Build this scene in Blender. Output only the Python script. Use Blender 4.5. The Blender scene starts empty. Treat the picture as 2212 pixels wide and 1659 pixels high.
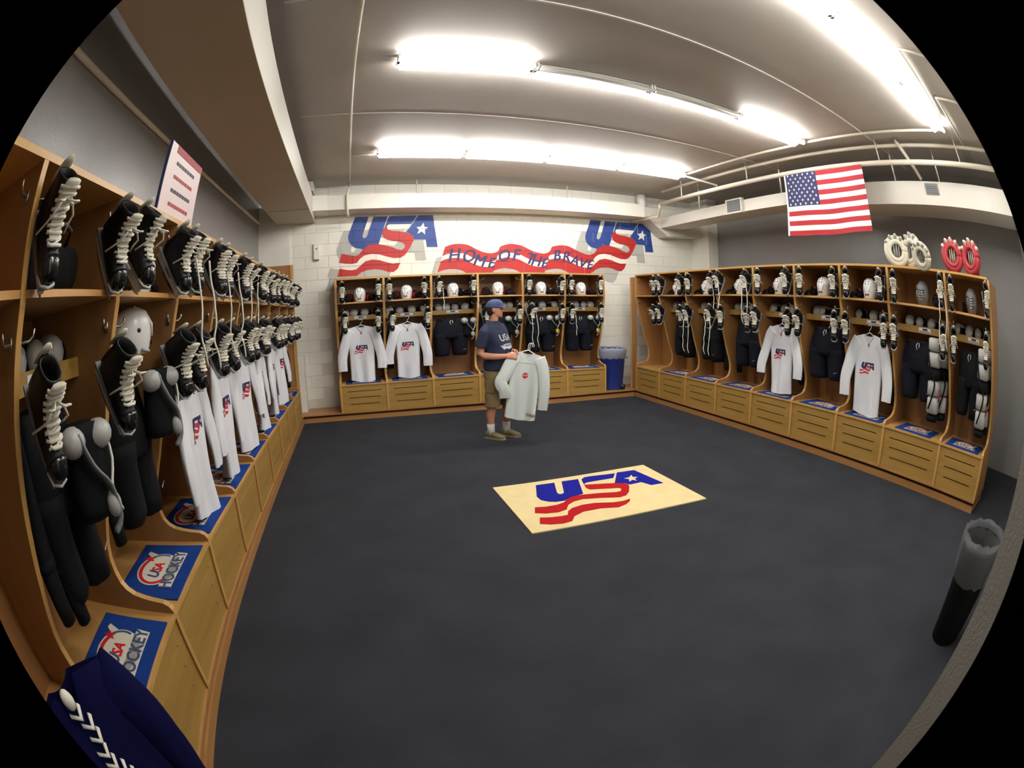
import bpy, bmesh, math, random
from mathutils import Vector, Matrix, geometry
from mathutils.bvhtree import BVHTree
random.seed(7)
SC = bpy.context.scene
COL = SC.collection
PI = math.pi
def R(d): return math.radians(d)

# ------------------------------------------------------------------ camera (clip-on fisheye lens), world, exposure
cam_pos = Vector((0.26988, -8.03857, 1.68739))
yaw, pitch, roll = 0.27718, -0.17505, -0.02882
F = Vector((math.sin(yaw)*math.cos(pitch), math.cos(yaw)*math.cos(pitch), math.sin(pitch)))
Rt = F.cross(Vector((0, 0, 1))).normalized(); Up = Rt.cross(F)
R2 = math.cos(roll)*Rt + math.sin(roll)*Up; U2 = -math.sin(roll)*Rt + math.cos(roll)*Up
cd = bpy.data.cameras.new('camera'); cam = bpy.data.objects.new('camera', cd); COL.objects.link(cam)
cam.matrix_world = Matrix(((R2.x, U2.x, -F.x, cam_pos.x), (R2.y, U2.y, -F.y, cam_pos.y), (R2.z, U2.z, -F.z, cam_pos.z), (0, 0, 0, 1)))
cd.type = 'PANO'; cd.panorama_type = 'FISHEYE_LENS_POLYNOMIAL'
cd.sensor_fit = 'HORIZONTAL'; cd.sensor_width = 22.12; cd.clip_start = 0.02
cd.fisheye_polynomial_k0 = 0
cd.fisheye_polynomial_k1, cd.fisheye_polynomial_k2, cd.fisheye_polynomial_k3, cd.fisheye_polynomial_k4 = -0.08424067, -0.00419239, 0.00085162, -0.00005797
cd.fisheye_fov = R(148.8)
cd.shift_x = (1106-1075)/2212; cd.shift_y = (855-829.5)/1659   # Blender scales a panoramic shift_y by the frame height
SC.camera = cam
w = bpy.data.worlds.new('world'); SC.world = w; w.use_nodes = True
w.node_tree.nodes['Background'].inputs[0].default_value = (0.01, 0.01, 0.012, 1)
vs = SC.view_settings
SC.display_settings.display_device = 'sRGB'
vs.view_transform = 'Standard'; vs.look = 'None'; vs.gamma = 1; vs.use_curve_mapping = False
vs.exposure = 0.0
TUBE = 58.0          # emission of the fluorescent tubes
SC.cycles.max_bounces = 6; SC.cycles.diffuse_bounces = 4; SC.cycles.glossy_bounces = 2; SC.cycles.transmission_bounces = 4
SC.cycles.use_denoising = True
SC.cycles.sample_clamp_indirect = 4

# ------------------------------------------------------------------ materials
def lin(c):
    return tuple(((v/255)/12.92 if v/255 <= .04045 else ((v/255+.055)/1.055)**2.4) for v in c) + (1,)
MATS = {}
def mat(name, col, rough=.6, metal=0, noise=0, nscale=8, bump=0, bscale=60, spec=.5, emit=0, alpha=1, coat=0, sheen=0, stretch=None, trans=0):
    if name in MATS: return MATS[name]
    m = bpy.data.materials.new(name); MATS[name] = m; m.use_nodes = True
    nt = m.node_tree; b = nt.nodes['Principled BSDF']
    b.inputs['Base Color'].default_value = lin(col); b.inputs['Roughness'].default_value = rough
    b.inputs['Metallic'].default_value = metal; b.inputs['Specular IOR Level'].default_value = spec
    if coat: b.inputs['Coat Weight'].default_value = coat; b.inputs['Coat Roughness'].default_value = .25
    if sheen: b.inputs['Sheen Weight'].default_value = sheen
    if alpha < 1: b.inputs['Alpha'].default_value = alpha
    if trans: b.inputs['Transmission Weight'].default_value = trans
    if emit:
        b.inputs['Emission Color'].default_value = lin(col); b.inputs['Emission Strength'].default_value = emit
    if noise or bump:
        tc = nt.nodes.new('ShaderNodeTexCoord'); mp = nt.nodes.new('ShaderNodeMapping')
        nt.links.new(tc.outputs['Object'], mp.inputs[0])
        if stretch: mp.inputs['Scale'].default_value = stretch
    if noise:
        n = nt.nodes.new('ShaderNodeTexNoise'); n.inputs['Scale'].default_value = nscale; n.inputs['Detail'].default_value = 6
        nt.links.new(mp.outputs[0], n.inputs['Vector'])
        r = nt.nodes.new('ShaderNodeMapRange'); r.inputs[1].default_value = .3; r.inputs[2].default_value = .7
        r.inputs[3].default_value = 1-noise; r.inputs[4].default_value = 1+noise
        nt.links.new(n.outputs[0], r.inputs[0])
        x = nt.nodes.new('ShaderNodeVectorMath'); x.operation = 'SCALE'; x.inputs[0].default_value = lin(col)[:3]
        nt.links.new(r.outputs[0], x.inputs['Scale']); nt.links.new(x.outputs[0], b.inputs['Base Color'])
    if bump:
        n2 = nt.nodes.new('ShaderNodeTexNoise'); n2.inputs['Scale'].default_value = bscale; n2.inputs['Detail'].default_value = 4
        nt.links.new(mp.outputs[0], n2.inputs['Vector'])
        bp = nt.nodes.new('ShaderNodeBump'); bp.inputs['Strength'].default_value = bump; bp.inputs['Distance'].default_value = .01
        nt.links.new(n2.outputs[0], bp.inputs['Height']); nt.links.new(bp.outputs[0], b.inputs['Normal'])
    return m
def wood(name, c1, c2, rough=.42, axis=(1, 1, 14)):
    if name in MATS: return MATS[name]
    m = bpy.data.materials.new(name); MATS[name] = m; m.use_nodes = True
    nt = m.node_tree; b = nt.nodes['Principled BSDF']; b.inputs['Roughness'].default_value = rough
    tc = nt.nodes.new('ShaderNodeTexCoord'); mp = nt.nodes.new('ShaderNodeMapping'); mp.inputs['Scale'].default_value = axis
    n = nt.nodes.new('ShaderNodeTexNoise'); n.inputs['Scale'].default_value = 3.2; n.inputs['Detail'].default_value = 7; n.inputs['Distortion'].default_value = .6
    cr = nt.nodes.new('ShaderNodeValToRGB'); cr.color_ramp.elements[0].position = .32; cr.color_ramp.elements[1].position = .68
    cr.color_ramp.elements[0].color = lin(c1); cr.color_ramp.elements[1].color = lin(c2)
    nt.links.new(tc.outputs['Object'], mp.inputs[0]); nt.links.new(mp.outputs[0], n.inputs['Vector'])
    nt.links.new(n.outputs[0], cr.inputs[0]); nt.links.new(cr.outputs[0], b.inputs['Base Color'])
    return m
W_panel = wood('maple_panel', (142, 100, 58), (158, 114, 68), axis=(2, 2, .25))
W_front = wood('maple_front', (152, 118, 58), (168, 134, 70), axis=(.3, .3, 6))
W_edge = wood('maple_edge', (184, 140, 78), (196, 152, 88), axis=(2, 2, .25))
W_plat = wood('maple_platform', (156, 110, 64), (172, 126, 76), axis=(.4, .4, 4))
M_shelf = wood('maple_shelf', (190, 140, 80), (204, 154, 92), axis=(.3, 2, 2))
M_cream = mat('painted_block_cream', (234, 232, 222), .55, noise=.03, nscale=3, bump=.25, bscale=90)
M_mortar = mat('mortar_cream', (214, 212, 202), .8)
M_grey = mat('painted_wall_grey', (138, 137, 137), .35, noise=.03, nscale=2, bump=.15, bscale=60, spec=.6)
M_ceil = mat('ceiling_paint', (186, 179, 172), .6, noise=.05, nscale=1.5)
M_duct = mat('duct_paint', (214, 211, 202), .5, noise=.03, nscale=2)
M_ductdk = mat('duct_dark_tone', (176, 160, 138), .5, noise=.03, nscale=2)  # darker, browner tone for the left duct's bottom, left side and seam strip
M_pipe = mat('pipe_paint', (214, 206, 190), .45)
M_carpet = mat('carpet_charcoal_blue', (50, 52, 58), .95, noise=.14, nscale=2.2, bump=.6, bscale=420, spec=.1)
M_white = mat('white_enamel', (235, 235, 230), .35)
M_tube = mat('fluorescent_tube', (255, 252, 246), .5, emit=TUBE)
M_tubeoff = mat('burnt_out_tube', (190, 188, 180), .3)
M_blue = mat('mural_blue', (28, 60, 134), .55, noise=.08, nscale=5)
M_red = mat('mural_red', (174, 32, 32), .55, noise=.08, nscale=5)
M_mwhite = mat('mural_white', (236, 232, 222), .55)
M_mgrey = mat('mural_grey', (176, 176, 170), .6)
M_mletter = mat('mural_letter_blue', (32, 40, 98), .55)
M_rugc = mat('rug_cream', (230, 210, 158), .9, noise=.05, nscale=6, bump=.4, bscale=300, spec=.1)
M_rugb = mat('rug_blue', (20, 24, 130), .9, spec=.1)
M_rugr = mat('rug_red', (160, 24, 28), .9, spec=.1)
M_black = mat('black_leather', (12, 13, 17), .5, bump=.2, bscale=120, spec=.35)
M_blackg = mat('black_gloss_plastic', (14, 14, 16), .2, spec=.6)
M_navy = mat('navy_nylon', (10, 12, 24), .85, bump=.3, bscale=40, spec=.2)
M_blackn = mat('black_nylon', (9, 10, 13), .85, bump=.3, bscale=40, spec=.2)
M_felt = mat('felt_cream', (206, 200, 182), .9)
M_lace = mat('lace_white', (232, 228, 214), .8)
M_holder = mat('holder_white', (206, 206, 200), .35)
M_steel = mat('steel', (190, 190, 190), .25, metal=1)
M_helmet = mat('helmet_white', (238, 238, 236), .25, coat=.3)
M_dark = mat('dark_vent', (20, 20, 22), .6)
M_gred = mat('glove_red', (150, 26, 38), .6)
M_cap = mat('pad_cap_white', (170, 170, 166), .4)
M_padgrey = mat('pad_grey', (120, 122, 124), .7)
M_yellow = mat('pad_yellow', (200, 180, 40), .6)
M_jersey = mat('jersey_white', (226, 228, 234), .75, bump=.25, bscale=25)
M_jersey2 = mat('jersey_offwhite', (214, 222, 220), .8, bump=.25, bscale=25)
M_jblue = mat('crest_blue', (24, 30, 78), .6)
M_jred = mat('crest_red', (186, 40, 48), .6)
M_jw = mat('crest_white', (236, 236, 240), .6)
M_hanger = mat('hanger_plastic', (232, 230, 222), .3)
M_hangdk = mat('hanger_wire', (70, 66, 60), .4, metal=.5)
M_matblue = mat('mat_blue', (22, 54, 122), .9, noise=.12, nscale=14, spec=.1)
M_matcream = mat('mat_cream', (214, 208, 190), .9, spec=.1)
M_matgrey = mat('mat_slate', (62, 76, 112), .9, spec=.1)
M_matred = mat('mat_red', (196, 30, 40), .9, spec=.1)
M_card = mat('card_white', (226, 226, 232), .5)
M_ink = mat('ink_dark', (30, 34, 60), .6)
M_brass = mat('hook_metal', (150, 140, 120), .35, metal=.9)

# ------------------------------------------------------------------ helpers
def setp(o, label=None, cat=None, group=None, kind=None):
    if label: o['label'] = label
    if cat: o['category'] = cat
    if group: o['group'] = group
    if kind: o['kind'] = kind
    return o
def empty(name, M=None, label=None, cat=None, group=None):
    o = bpy.data.objects.new(name, None); o.empty_display_size = .05; COL.objects.link(o)
    if M is not None: o.matrix_world = M
    return setp(o, label, cat, group)
def tomesh(name, bm, m, smooth=False):
    me = bpy.data.meshes.new(name)
    bmesh.ops.recalc_face_normals(bm, faces=bm.faces)
    bm.to_mesh(me); bm.free(); me.materials.append(m)
    if smooth:
        for p in me.polygons: p.use_smooth = True
    return me
def link(name, me, parent=None, M=None):
    o = bpy.data.objects.new(name, me); COL.objects.link(o)
    if parent: o.parent = parent
    if M is not None: o.matrix_local = M
    return o
def obj(name, bm, m, parent=None, smooth=False, M=None, label=None):
    o = link(name, tomesh(name, bm, m, smooth), parent, M)
    if label: o['label'] = label
    return o
def BM(): return bmesh.new()
def T(x=0, y=0, z=0): return Matrix.Translation((x, y, z))
def RZ(a): return Matrix.Rotation(a, 4, 'Z')
def RX(a): return Matrix.Rotation(a, 4, 'X')
def RY(a): return Matrix.Rotation(a, 4, 'Y')
def box(bm, x0, x1, y0, y1, z0, z1):
    v = [bm.verts.new(p) for p in ((x0,y0,z0),(x1,y0,z0),(x1,y1,z0),(x0,y1,z0),(x0,y0,z1),(x1,y0,z1),(x1,y1,z1),(x0,y1,z1))]
    for f in ((0,1,2,3),(4,5,6,7),(0,1,5,4),(1,2,6,5),(2,3,7,6),(3,0,4,7)): bm.faces.new([v[i] for i in f])
    return bm
def prism(bm, poly, a0, a1, axis='X'):
    def P(p, a):
        return (a, p[0], p[1]) if axis == 'X' else ((p[0], a, p[1]) if axis == 'Y' else (p[0], p[1], a))
    A = [bm.verts.new(P(p, a0)) for p in poly]; B = [bm.verts.new(P(p, a1)) for p in poly]
    n = len(poly)
    for i in range(n): bm.faces.new((A[i], A[(i+1) % n], B[(i+1) % n], B[i]))
    for t in geometry.tessellate_polygon([[Vector((p[0], p[1], 0)) for p in poly]]):
        bm.faces.new([A[i] for i in t]); bm.faces.new([B[i] for i in reversed(t)])
    return bm
def loft(bm, rings, cap0=True, cap1=True, closed=True):
    vs_ = [[bm.verts.new(p) for p in r] for r in rings]; n = len(rings[0])
    for a, b in zip(vs_, vs_[1:]):
        for i in range(n if closed else n-1):
            j = (i+1) % n; bm.faces.new((a[i], a[j], b[j], b[i]))
    if cap0: bm.faces.new(list(reversed(vs_[0])))
    if cap1: bm.faces.new(vs_[-1])
    return bm
def ring(c, ux, uy, n=12, e=1.0):
    c, ux, uy = Vector(c), Vector(ux), Vector(uy); out = []
    for i in range(n):
        a = 2*PI*i/n; ca, sa = math.cos(a), math.sin(a)
        if e != 1: ca = math.copysign(abs(ca)**e, ca); sa = math.copysign(abs(sa)**e, sa)
        out.append(c + ux*ca + uy*sa)
    return out
def tube(bm, pts, r, seg=8, flat=None):
    pts = [Vector(p) for p in pts]; rs = r if isinstance(r, (list, tuple)) else [r]*len(pts); rings = []
    up = None
    for i, p in enumerate(pts):
        d = (pts[min(i+1, len(pts)-1)]-pts[max(i-1, 0)]).normalized()
        if up is None:
            up = Vector((0, 0, 1)) if abs(d.z) < .9 else Vector((0, 1, 0))
        s = d.cross(up)
        if s.length < 1e-4: s = d.cross(Vector((1, 0, 0)))
        s.normalize(); up = s.cross(d).normalized()
        rings.append(ring(p, s*rs[i], up*rs[i]*(flat or 1), seg))
    return loft(bm, rings)
def ball(bm, c, rx, ry, rz, u=12, v=8, M=None):
    r = bmesh.ops.create_uvsphere(bm, u_segments=u, v_segments=v, radius=1)
    mm = T(*c) @ (M or Matrix()) @ Matrix.Diagonal((rx, ry, rz, 1))
    bmesh.ops.transform(bm, matrix=mm, verts=r['verts']); return bm
def tess(poly):
    return [tuple(t) for t in geometry.tessellate_polygon([[Vector((p[0], p[1], 0)) for p in poly]])]
def flat(bm, poly, fn):
    v = [bm.verts.new(fn(*p)) for p in poly]
    for t in tess(poly):
        try: bm.faces.new([v[i] for i in t])
        except ValueError: pass
    return bm
def catmull(pts, n=4, closed=False):
    out = []; N = len(pts)
    for i in range(N if closed else N-1):
        p = [Vector(pts[(i+k) % N] if closed else pts[min(max(i+k, 0), N-1)]) for k in (-1, 0, 1, 2)]
        for j in range(n):
            t = j/n
            out.append(.5*((2*p[1])+(-p[0]+p[2])*t+(2*p[0]-5*p[1]+4*p[2]-p[3])*t*t+(-p[0]+3*p[1]-3*p[2]+p[3])*t**3))
    if not closed: out.append(Vector(pts[-1]))
    return out
def text2d(s, size=1, bold=.02, shear=0, sub=0):
    """flat mesh of a line of text centred on the origin: (verts2d, faces)"""
    c = bpy.data.curves.new('t', 'FONT'); c.body = s; c.size = size; c.offset = bold*size; c.shear = shear
    c.align_x = 'CENTER'; c.align_y = 'CENTER'; c.resolution_u = 3; c.fill_mode = 'FRONT'
    o = bpy.data.objects.new('t', c); COL.objects.link(o)
    me = bpy.data.meshes.new_from_object(o.evaluated_get(bpy.context.evaluated_depsgraph_get()))
    bpy.data.objects.remove(o); bpy.data.curves.remove(c)
    bm = BM(); bm.from_mesh(me); bpy.data.meshes.remove(me)
    bmesh.ops.triangulate(bm, faces=bm.faces)
    if sub:
        bmesh.ops.subdivide_edges(bm, edges=[e for e in bm.edges if e.calc_length() > sub], cuts=2, use_grid_fill=False)
        bmesh.ops.triangulate(bm, faces=bm.faces)
    bm.verts.index_update(); vv = [(v.co.x, v.co.y) for v in bm.verts]; ff = [[v.index for v in f.verts] for f in bm.faces]
    bm.free(); return vv, ff
def addtext(bm, s, fn, size, **k):
    vv, ff = text2d(s, size, **k); v = [bm.verts.new(fn(x, y)) for x, y in vv]
    for f in ff:
        try: bm.faces.new([v[i] for i in f])
        except ValueError: pass
    return bm
def clip(poly, x0, x1, z0, z1):
    for ax, lim, sg in ((0, x0, 1), (0, x1, -1), (1, z0, 1), (1, z1, -1)):
        out = []
        for i, p in enumerate(poly):
            q = poly[i-1]; a = (q[ax]-lim)*sg; b = (p[ax]-lim)*sg
            if (a >= 0) != (b >= 0):
                t = a/(a-b); out.append((q[0]+(p[0]-q[0])*t, q[1]+(p[1]-q[1])*t))
            if b >= 0: out.append(p)
        poly = out
        if len(poly) < 3: return []
    return poly
class Proto:
    """a kind of thing: parts with shared meshes, spawned as an Empty with one object per part"""
    def __init__(s, name): s.name = name; s.parts = []
    def add(s, name, me, sub=(), M=None, label=None): s.parts.append((name, me, sub, M, label)); return s
    def spawn(s, M, label, cat, group=None):
        e = empty(s.name, M, label, cat, group)
        for n, me, sub, m, lb in s.parts:
            o = link(n, me, e, m)
            if lb: o['label'] = lb
            for n2, me2, lb2 in sub:
                q = link(n2, me2, o)
                if lb2: q['label'] = lb2
        return e
ORD = ['first', 'second', 'third', 'fourth', 'fifth', 'sixth', 'seventh', 'eighth', 'ninth', 'tenth']
# ------------------------------------------------------------------ room
ZC = 3.88; YB = .6; XL, XR = -1.32, 7.3; YF = -9.0
def struct(name, bm, m, **k):
    o = obj(name, bm, m, **k); o['kind'] = 'structure'; return o
struct('floor', box(BM(), XL-.1, XR+.1, YF-.1, YB+.1, -.1, 0), M_carpet)
ceil = struct('ceiling', box(BM(), XL-.1, XR+.1, YF-.1, YB+.1, ZC, ZC+.1), M_ceil)
struct('wall_left', box(BM(), XL-.1, XL, YF, YB, 0, ZC), M_grey)
struct('wall_right', box(BM(), XR, XR+.1, YF, YB, 0, ZC), M_grey)
struct('wall_front', box(BM(), XL, XR, YF-.1, YF, 0, ZC), M_grey)
struct('wall_near', box(BM(), 1.30, XR, YF, -7.99, 0, ZC), M_cream)
wb = struct('wall_back', box(BM(), XL, XR, YB+.006, YB+.1, 0, ZC), M_mortar)
# painted concrete blocks of the back wall, those that stand clear of the lockers
BW, BH, J = .4, .2, .003
def blk(wd):
    bm = BM(); a = J; h = BH
    v = [bm.verts.new(p) for p in ((a,.0055,a),(wd-a,.0055,a),(wd-a,.0055,h-a),(a,.0055,h-a),(a+.002,0,a+.002),(wd-a-.002,0,a+.002),(wd-a-.002,0,h-a-.002),(a+.002,0,h-a-.002))]
    for f in ((4,5,6,7),(0,1,5,4),(1,2,6,5),(2,3,7,6),(3,0,4,7)): bm.faces.new([v[i] for i in f])
    return tomesh('block', bm, M_cream)
blkm = {BW: blk(BW)}; blocks = []; nb = 0
for r in range(20):
    z = .08+r*BH; x = XL - (.2 if r % 2 else 0)
    while x < 7.06:
        x0, x1 = max(x, XL), min(x+BW, 7.06)
        if z+BH > ZC: z1 = ZC
        if x1-x0 > .03 and z+BH <= ZC+.01:
            blocks.append((x0, x1, z, z+BH))
            if (z > 2.0 or x1 < .05 or (4.4 < x0 < 5.5)) and z > .1:
                wd = round(x1-x0, 3)
                if wd not in blkm: blkm[wd] = blk(wd)
                if nb < 299: link('block', blkm[wd], wb, T(x0, YB, z)); nb += 1
        x += BW
# corner pier and left pilaster
struct('trim_1', box(BM(), 7.05, XR, .04, YB, 0, ZC), M_cream)
struct('trim_2', box(BM(), XL, -.775, YB-.03, YB, .13, ZC), M_cream)
# ceiling joints and a dark ledge pipe on the left wall
b = BM(); box(b, -.3, 7.0, -2.73, -2.715, ZC-.006, ZC); obj('ceiling_seam', b, M_duct, ceil)
b = BM(); box(b, -.3, 7.0, -5.25, -5.225, ZC-.012, ZC); obj('ceiling_seam', b, M_duct, ceil)

def thing(name, label, cat, parts, group=None, M=None):
    """parts: list of (name, bm, material[, smooth])"""
    if len(parts) == 1:
        p = parts[0]; o = obj(name, p[1], p[2], None, p[3] if len(p) > 3 else False, M); return setp(o, label, cat, group)
    e = empty(name, M, label, cat, group)
    for p in parts: obj(p[0], p[1], p[2], e, p[3] if len(p) > 3 else False)
    return e
def BX(*a): return box(BM(), *a)

# locker platform (kick boards) around three sides
def platform(name, label, top, board, gap):
    thing(name, label, 'platform', [('top_board', BX(*top[:4], .108, .13), W_plat), ('base_board', BX(*board, 0, .072), W_plat), ('recess_board', BX(*gap, .072, .108), mat('recess_shade_brown', (70, 40, 22), .8))])  # shade under the top board is put into the recess's darker brown
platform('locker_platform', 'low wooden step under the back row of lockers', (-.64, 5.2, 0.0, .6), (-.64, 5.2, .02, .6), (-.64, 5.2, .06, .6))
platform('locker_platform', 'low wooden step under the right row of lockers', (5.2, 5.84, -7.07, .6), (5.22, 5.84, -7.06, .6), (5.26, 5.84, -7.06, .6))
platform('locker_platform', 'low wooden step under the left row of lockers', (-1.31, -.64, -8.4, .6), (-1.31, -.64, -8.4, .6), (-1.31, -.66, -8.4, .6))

# ducts
thing('air_duct', 'wide boxed duct running under the ceiling along the left wall', 'duct', [
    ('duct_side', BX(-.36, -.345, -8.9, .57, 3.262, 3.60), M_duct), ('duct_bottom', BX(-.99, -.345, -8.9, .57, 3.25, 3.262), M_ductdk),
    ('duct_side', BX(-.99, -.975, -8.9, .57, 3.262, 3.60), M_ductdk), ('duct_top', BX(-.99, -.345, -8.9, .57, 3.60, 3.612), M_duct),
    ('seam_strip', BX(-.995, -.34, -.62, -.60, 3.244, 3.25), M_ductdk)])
thing('air_duct', 'long white duct across the top of the back wall', 'duct', [
    ('duct_body', BX(-.11, 5.55, .10, .58, 3.36, 3.60), M_duct), ('end_cap', BX(-.345, -.11, .08, .58, 3.36, 3.61), M_cream), ('end_cap', BX(-.56, -.345, .10, .5, 3.70, 3.87), M_cream)])
b = BM(); prism(b, [(5.55, 3.60), (6.2, 3.57), (6.45, 3.34), (7.05, 3.34), (7.05, 3.09), (6.17, 3.05), (5.72, 3.36), (5.55, 3.36)], .24, .58, 'Y')
thing('duct_elbow', 'angled white duct elbow dropping toward the right corner', 'duct', [('duct_elbow', b, M_duct)])
b = BM(); box(b, 6.0, 6.5, -4.3, .30, 3.2, 3.39)
b2 = BM(); box(b2, 6.0, 6.72, -7.9, -4.3, 3.10, 3.40)
g1 = BM()
for k in range(5): box(g1, 5.965, 5.975, -2.09, -1.81, 3.24+k*.03, 3.255+k*.03)
box(g1, 5.975, 5.985, -2.11, -1.79, 3.225, 3.40)
g2 = BM()
for k in range(4): box(g2, 5.975, 5.985, -6.17, -5.97, 3.25+k*.026, 3.262+k*.026)
box(g2, 5.985, 5.995, -6.2, -5.94, 3.23, 3.37)
fr = BM(); box(fr, 5.96, 6.02, -2.15, -1.75, 3.19, 3.215); box(fr, 5.96, 6.02, -2.15, -1.75, 3.405, 3.43); box(fr, 5.96, 6.02, -2.15, -2.115, 3.215, 3.405); box(fr, 5.96, 6.02, -1.785, -1.75, 3.215, 3.405)
thing('air_duct', 'white duct with grilles hanging along the right side behind the flag', 'duct', [('duct_body', b, M_duct), ('duct_body', b2, M_duct), ('grille', g1, M_padgrey), ('grille', g2, M_padgrey), ('grille_frame', fr, M_duct)])
# pipes and conduits
def pipe(name, label, paths, parts2=()):
    p = [('run', tube(BM(), pp, r, 8), M_pipe, True) for pp, r in paths]
    thing(name, label, 'pipe', p + list(parts2))
pipe('conduit', 'thin vertical-run conduit crossing the ceiling beside the long left duct', [([(.25, -8.8, ZC-.03), (.25, .30, ZC-.03)], .016), ([(.25, .30, ZC-.03), (.25, .2, 3.75), (.21, .06, 3.62), (.21, .06, 3.30), (.23, .3, 3.26)], .022), ([(.25, -1.2, ZC-.03), (.6, -1.25, ZC-.03)], .012)])
pipe('sprinkler_pipe', 'long white pipe hung along the right side with an elbow at the back', [([(5.74, -7.95, 3.55), (5.62, -.35, 3.55)], .036), ([(5.62, -.35, 3.55), (5.68, -.22, 3.5), (5.72, -.1, 3.36), (5.5, .5, 3.34)], .034)] + [([(5.7, y, 3.56), (5.7, y, ZC)], .010) for y in (-.9, -2.6, -5.3, -6.9)])
pipe('sprinkler_pipe', 'second thinner pipe close to the ceiling above the right lockers', [([(5.82, -7.95, 3.80), (5.70, -.3, 3.80)], .026)])
pipe('conduit', 'bent conduit linking the right ends of the light rows', [([(5.38, -1.4, 3.84), (5.42, -4.0, 3.84)], .018), ([(5.4, -4.2, 3.84), (5.4, -6.8, 3.84)], .018), ([(5.36, -1.45, 3.82), (5.64, -1.95, 3.60)], .016)])
pipe('ceiling_rail', 'bent rail loop on the ceiling nearest the far right edge', [([(3.75, -7.5, 3.84), (3.6, -7.16, 3.84), (5.1, -6.95, 3.84)], .02)])
pipe('ceiling_rail', 'bent rail loop on the ceiling above the pipes at far right', [([(4.65, -7.55, 3.84), (4.53, -7.15, 3.84), (6.5, -7.02, 3.84)], .02)])
pipe('duct_hanger', 'slanted hanger bar between ceiling and pipes right of the flag', [([(5.72, -5.7, 3.86), (6.0, -5.9, 3.42)], .03)])
pipe('wall_pipe', 'thin dark ledge pipe running high along the left wall', [([(XL+.02, -8.8, 3.17), (XL+.02, .5, 3.30)], .022)])
pipe('duct_hanger', 'thin rod holding the back duct, left of centre', [([(1.36, .3, 3.58), (1.36, .3, ZC)], .012)])
pipe('duct_hanger', 'thin rod holding the back duct, right of centre', [([(4.05, .3, 3.58), (4.05, .3, ZC)], .012)])
pipe('duct_hanger', 'pair of thin rods over the right-hand duct left of the flag', [([(6.05, -.95, 3.38), (6.05, -.95, ZC)], .014), ([(6.05, -3.0, 3.38), (6.05, -3.0, ZC)], .014)])
pipe('duct_hanger', 'pair of thin rods over the right-hand duct right of the flag', [([(6.05, -5.35, 3.38), (6.05, -5.35, 3.88)], .014), ([(6.05, -6.25, 3.38), (6.05, -6.25, 3.88)], .014)])
b = BM(); box(b, 6.9, 7.28, -6.0, -4.4, 3.5, ZC)
thing('ceiling_duct_stub', 'stubby pale vent outlet on top of the back wall at right', 'duct', [('pipe_stub', tube(BM(), [(5.68, .40, 3.60), (5.68, .40, 3.86)], .09, 12), M_cream, True)])

# fluorescent strip lights
def light_fixture(x0, y, lit, label):
    hs = BM(); prism(hs, [(y-.035, 3.87), (y+.035, 3.87), (y+.022, 3.80), (y-.022, 3.80)], x0+.01, x0+1.185)
    e = empty('strip_light', T(0, 0, 0), label, 'light', 'fluorescent strip lights'); obj('housing', hs, M_white, e)
    for k, s in enumerate((-1, 1)):
        t = tube(BM(), [(x0+.04, y+s*.09, 3.80), (x0+1.150, y+s*.09, 3.80)], .027, 10)
        obj('tube', t, M_tube if lit[k] else M_tubeoff, e, True)
    for xx in (x0+.012, x0+1.165): obj('socket', BX(xx, xx+.018, y-.108, y+.108, 3.800, 3.85), M_white, e)
for i in range(4): light_fixture(.60+i*1.19, -1.42, (1, 1), f'{["leftmost","second from left","third from left","rightmost"][i]} twin-tube light in the row nearest the back wall')
for i in range(4): light_fixture(.60+i*1.185, -4.12, ((1, 1), (0, 1), (0, 1), (1, 1))[i], ['leftmost twin-tube light in the middle row, both tubes lit', 'second light of the middle row with one tube out', 'third light of the middle row with one tube out', 'rightmost twin-tube light in the middle row, both tubes lit'][i])
for i in range(4): light_fixture(.60+i*1.185, -6.78, (1, 1), f'{["leftmost","second from left","third from left","rightmost"][i]} twin-tube light in the row nearest the viewer')

# murals, clipped to the blocks so that the joints show
U = [(0.342,3.319),(0.568,3.315),(0.464,3.01),(0.456,2.971),(0.48,2.947),(0.509,2.951),(0.538,2.987),(0.649,3.312),(0.889,3.313),(0.741,2.871),(0.707,2.766),(0.505,2.736),(0.419,2.769),(0.334,2.789),(0.262,2.841),(0.221,2.914),(0.215,2.983),(0.233,3.05)]
S1 = [(0.918,3.312),(1.392,3.317),(1.298,3.169),(0.916,3.173),(0.881,3.155),(0.872,3.121),(0.844,3.132),(0.862,3.191)]
A_ = [(1.417,3.317),(1.666,3.318),(1.739,2.755),(1.553,2.756),(1.536,2.891),(1.336,2.896),(1.318,2.96),(1.26,3.005),(1.203,3.027)]
R1 = [(0.844,3.132),(0.872,3.121),(0.891,3.079),(0.971,3.055),(1.087,3.046),(1.203,3.023),(1.289,2.987),(1.333,2.93),(1.328,2.881),(1.255,2.745),(1.176,2.63),(1.097,2.584),(0.982,2.583),(0.867,2.613),(0.733,2.658),(0.599,2.67),(0.484,2.65),(0.406,2.596),(0.357,2.531),(0.27,2.517),(0.156,2.527),(0.051,2.552),(0.102,2.699),(0.197,2.675),(0.312,2.653),(0.388,2.664),(0.447,2.739),(0.506,2.794),(0.603,2.836),(0.699,2.84),(0.813,2.816),(0.966,2.771),(1.042,2.733),(1.119,2.72),(1.168,2.748),(1.179,2.797),(1.141,2.843),(1.064,2.869),(0.968,2.882),(0.873,2.909),(0.816,2.947),(0.788,3.006),(0.802,3.059)]
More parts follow.
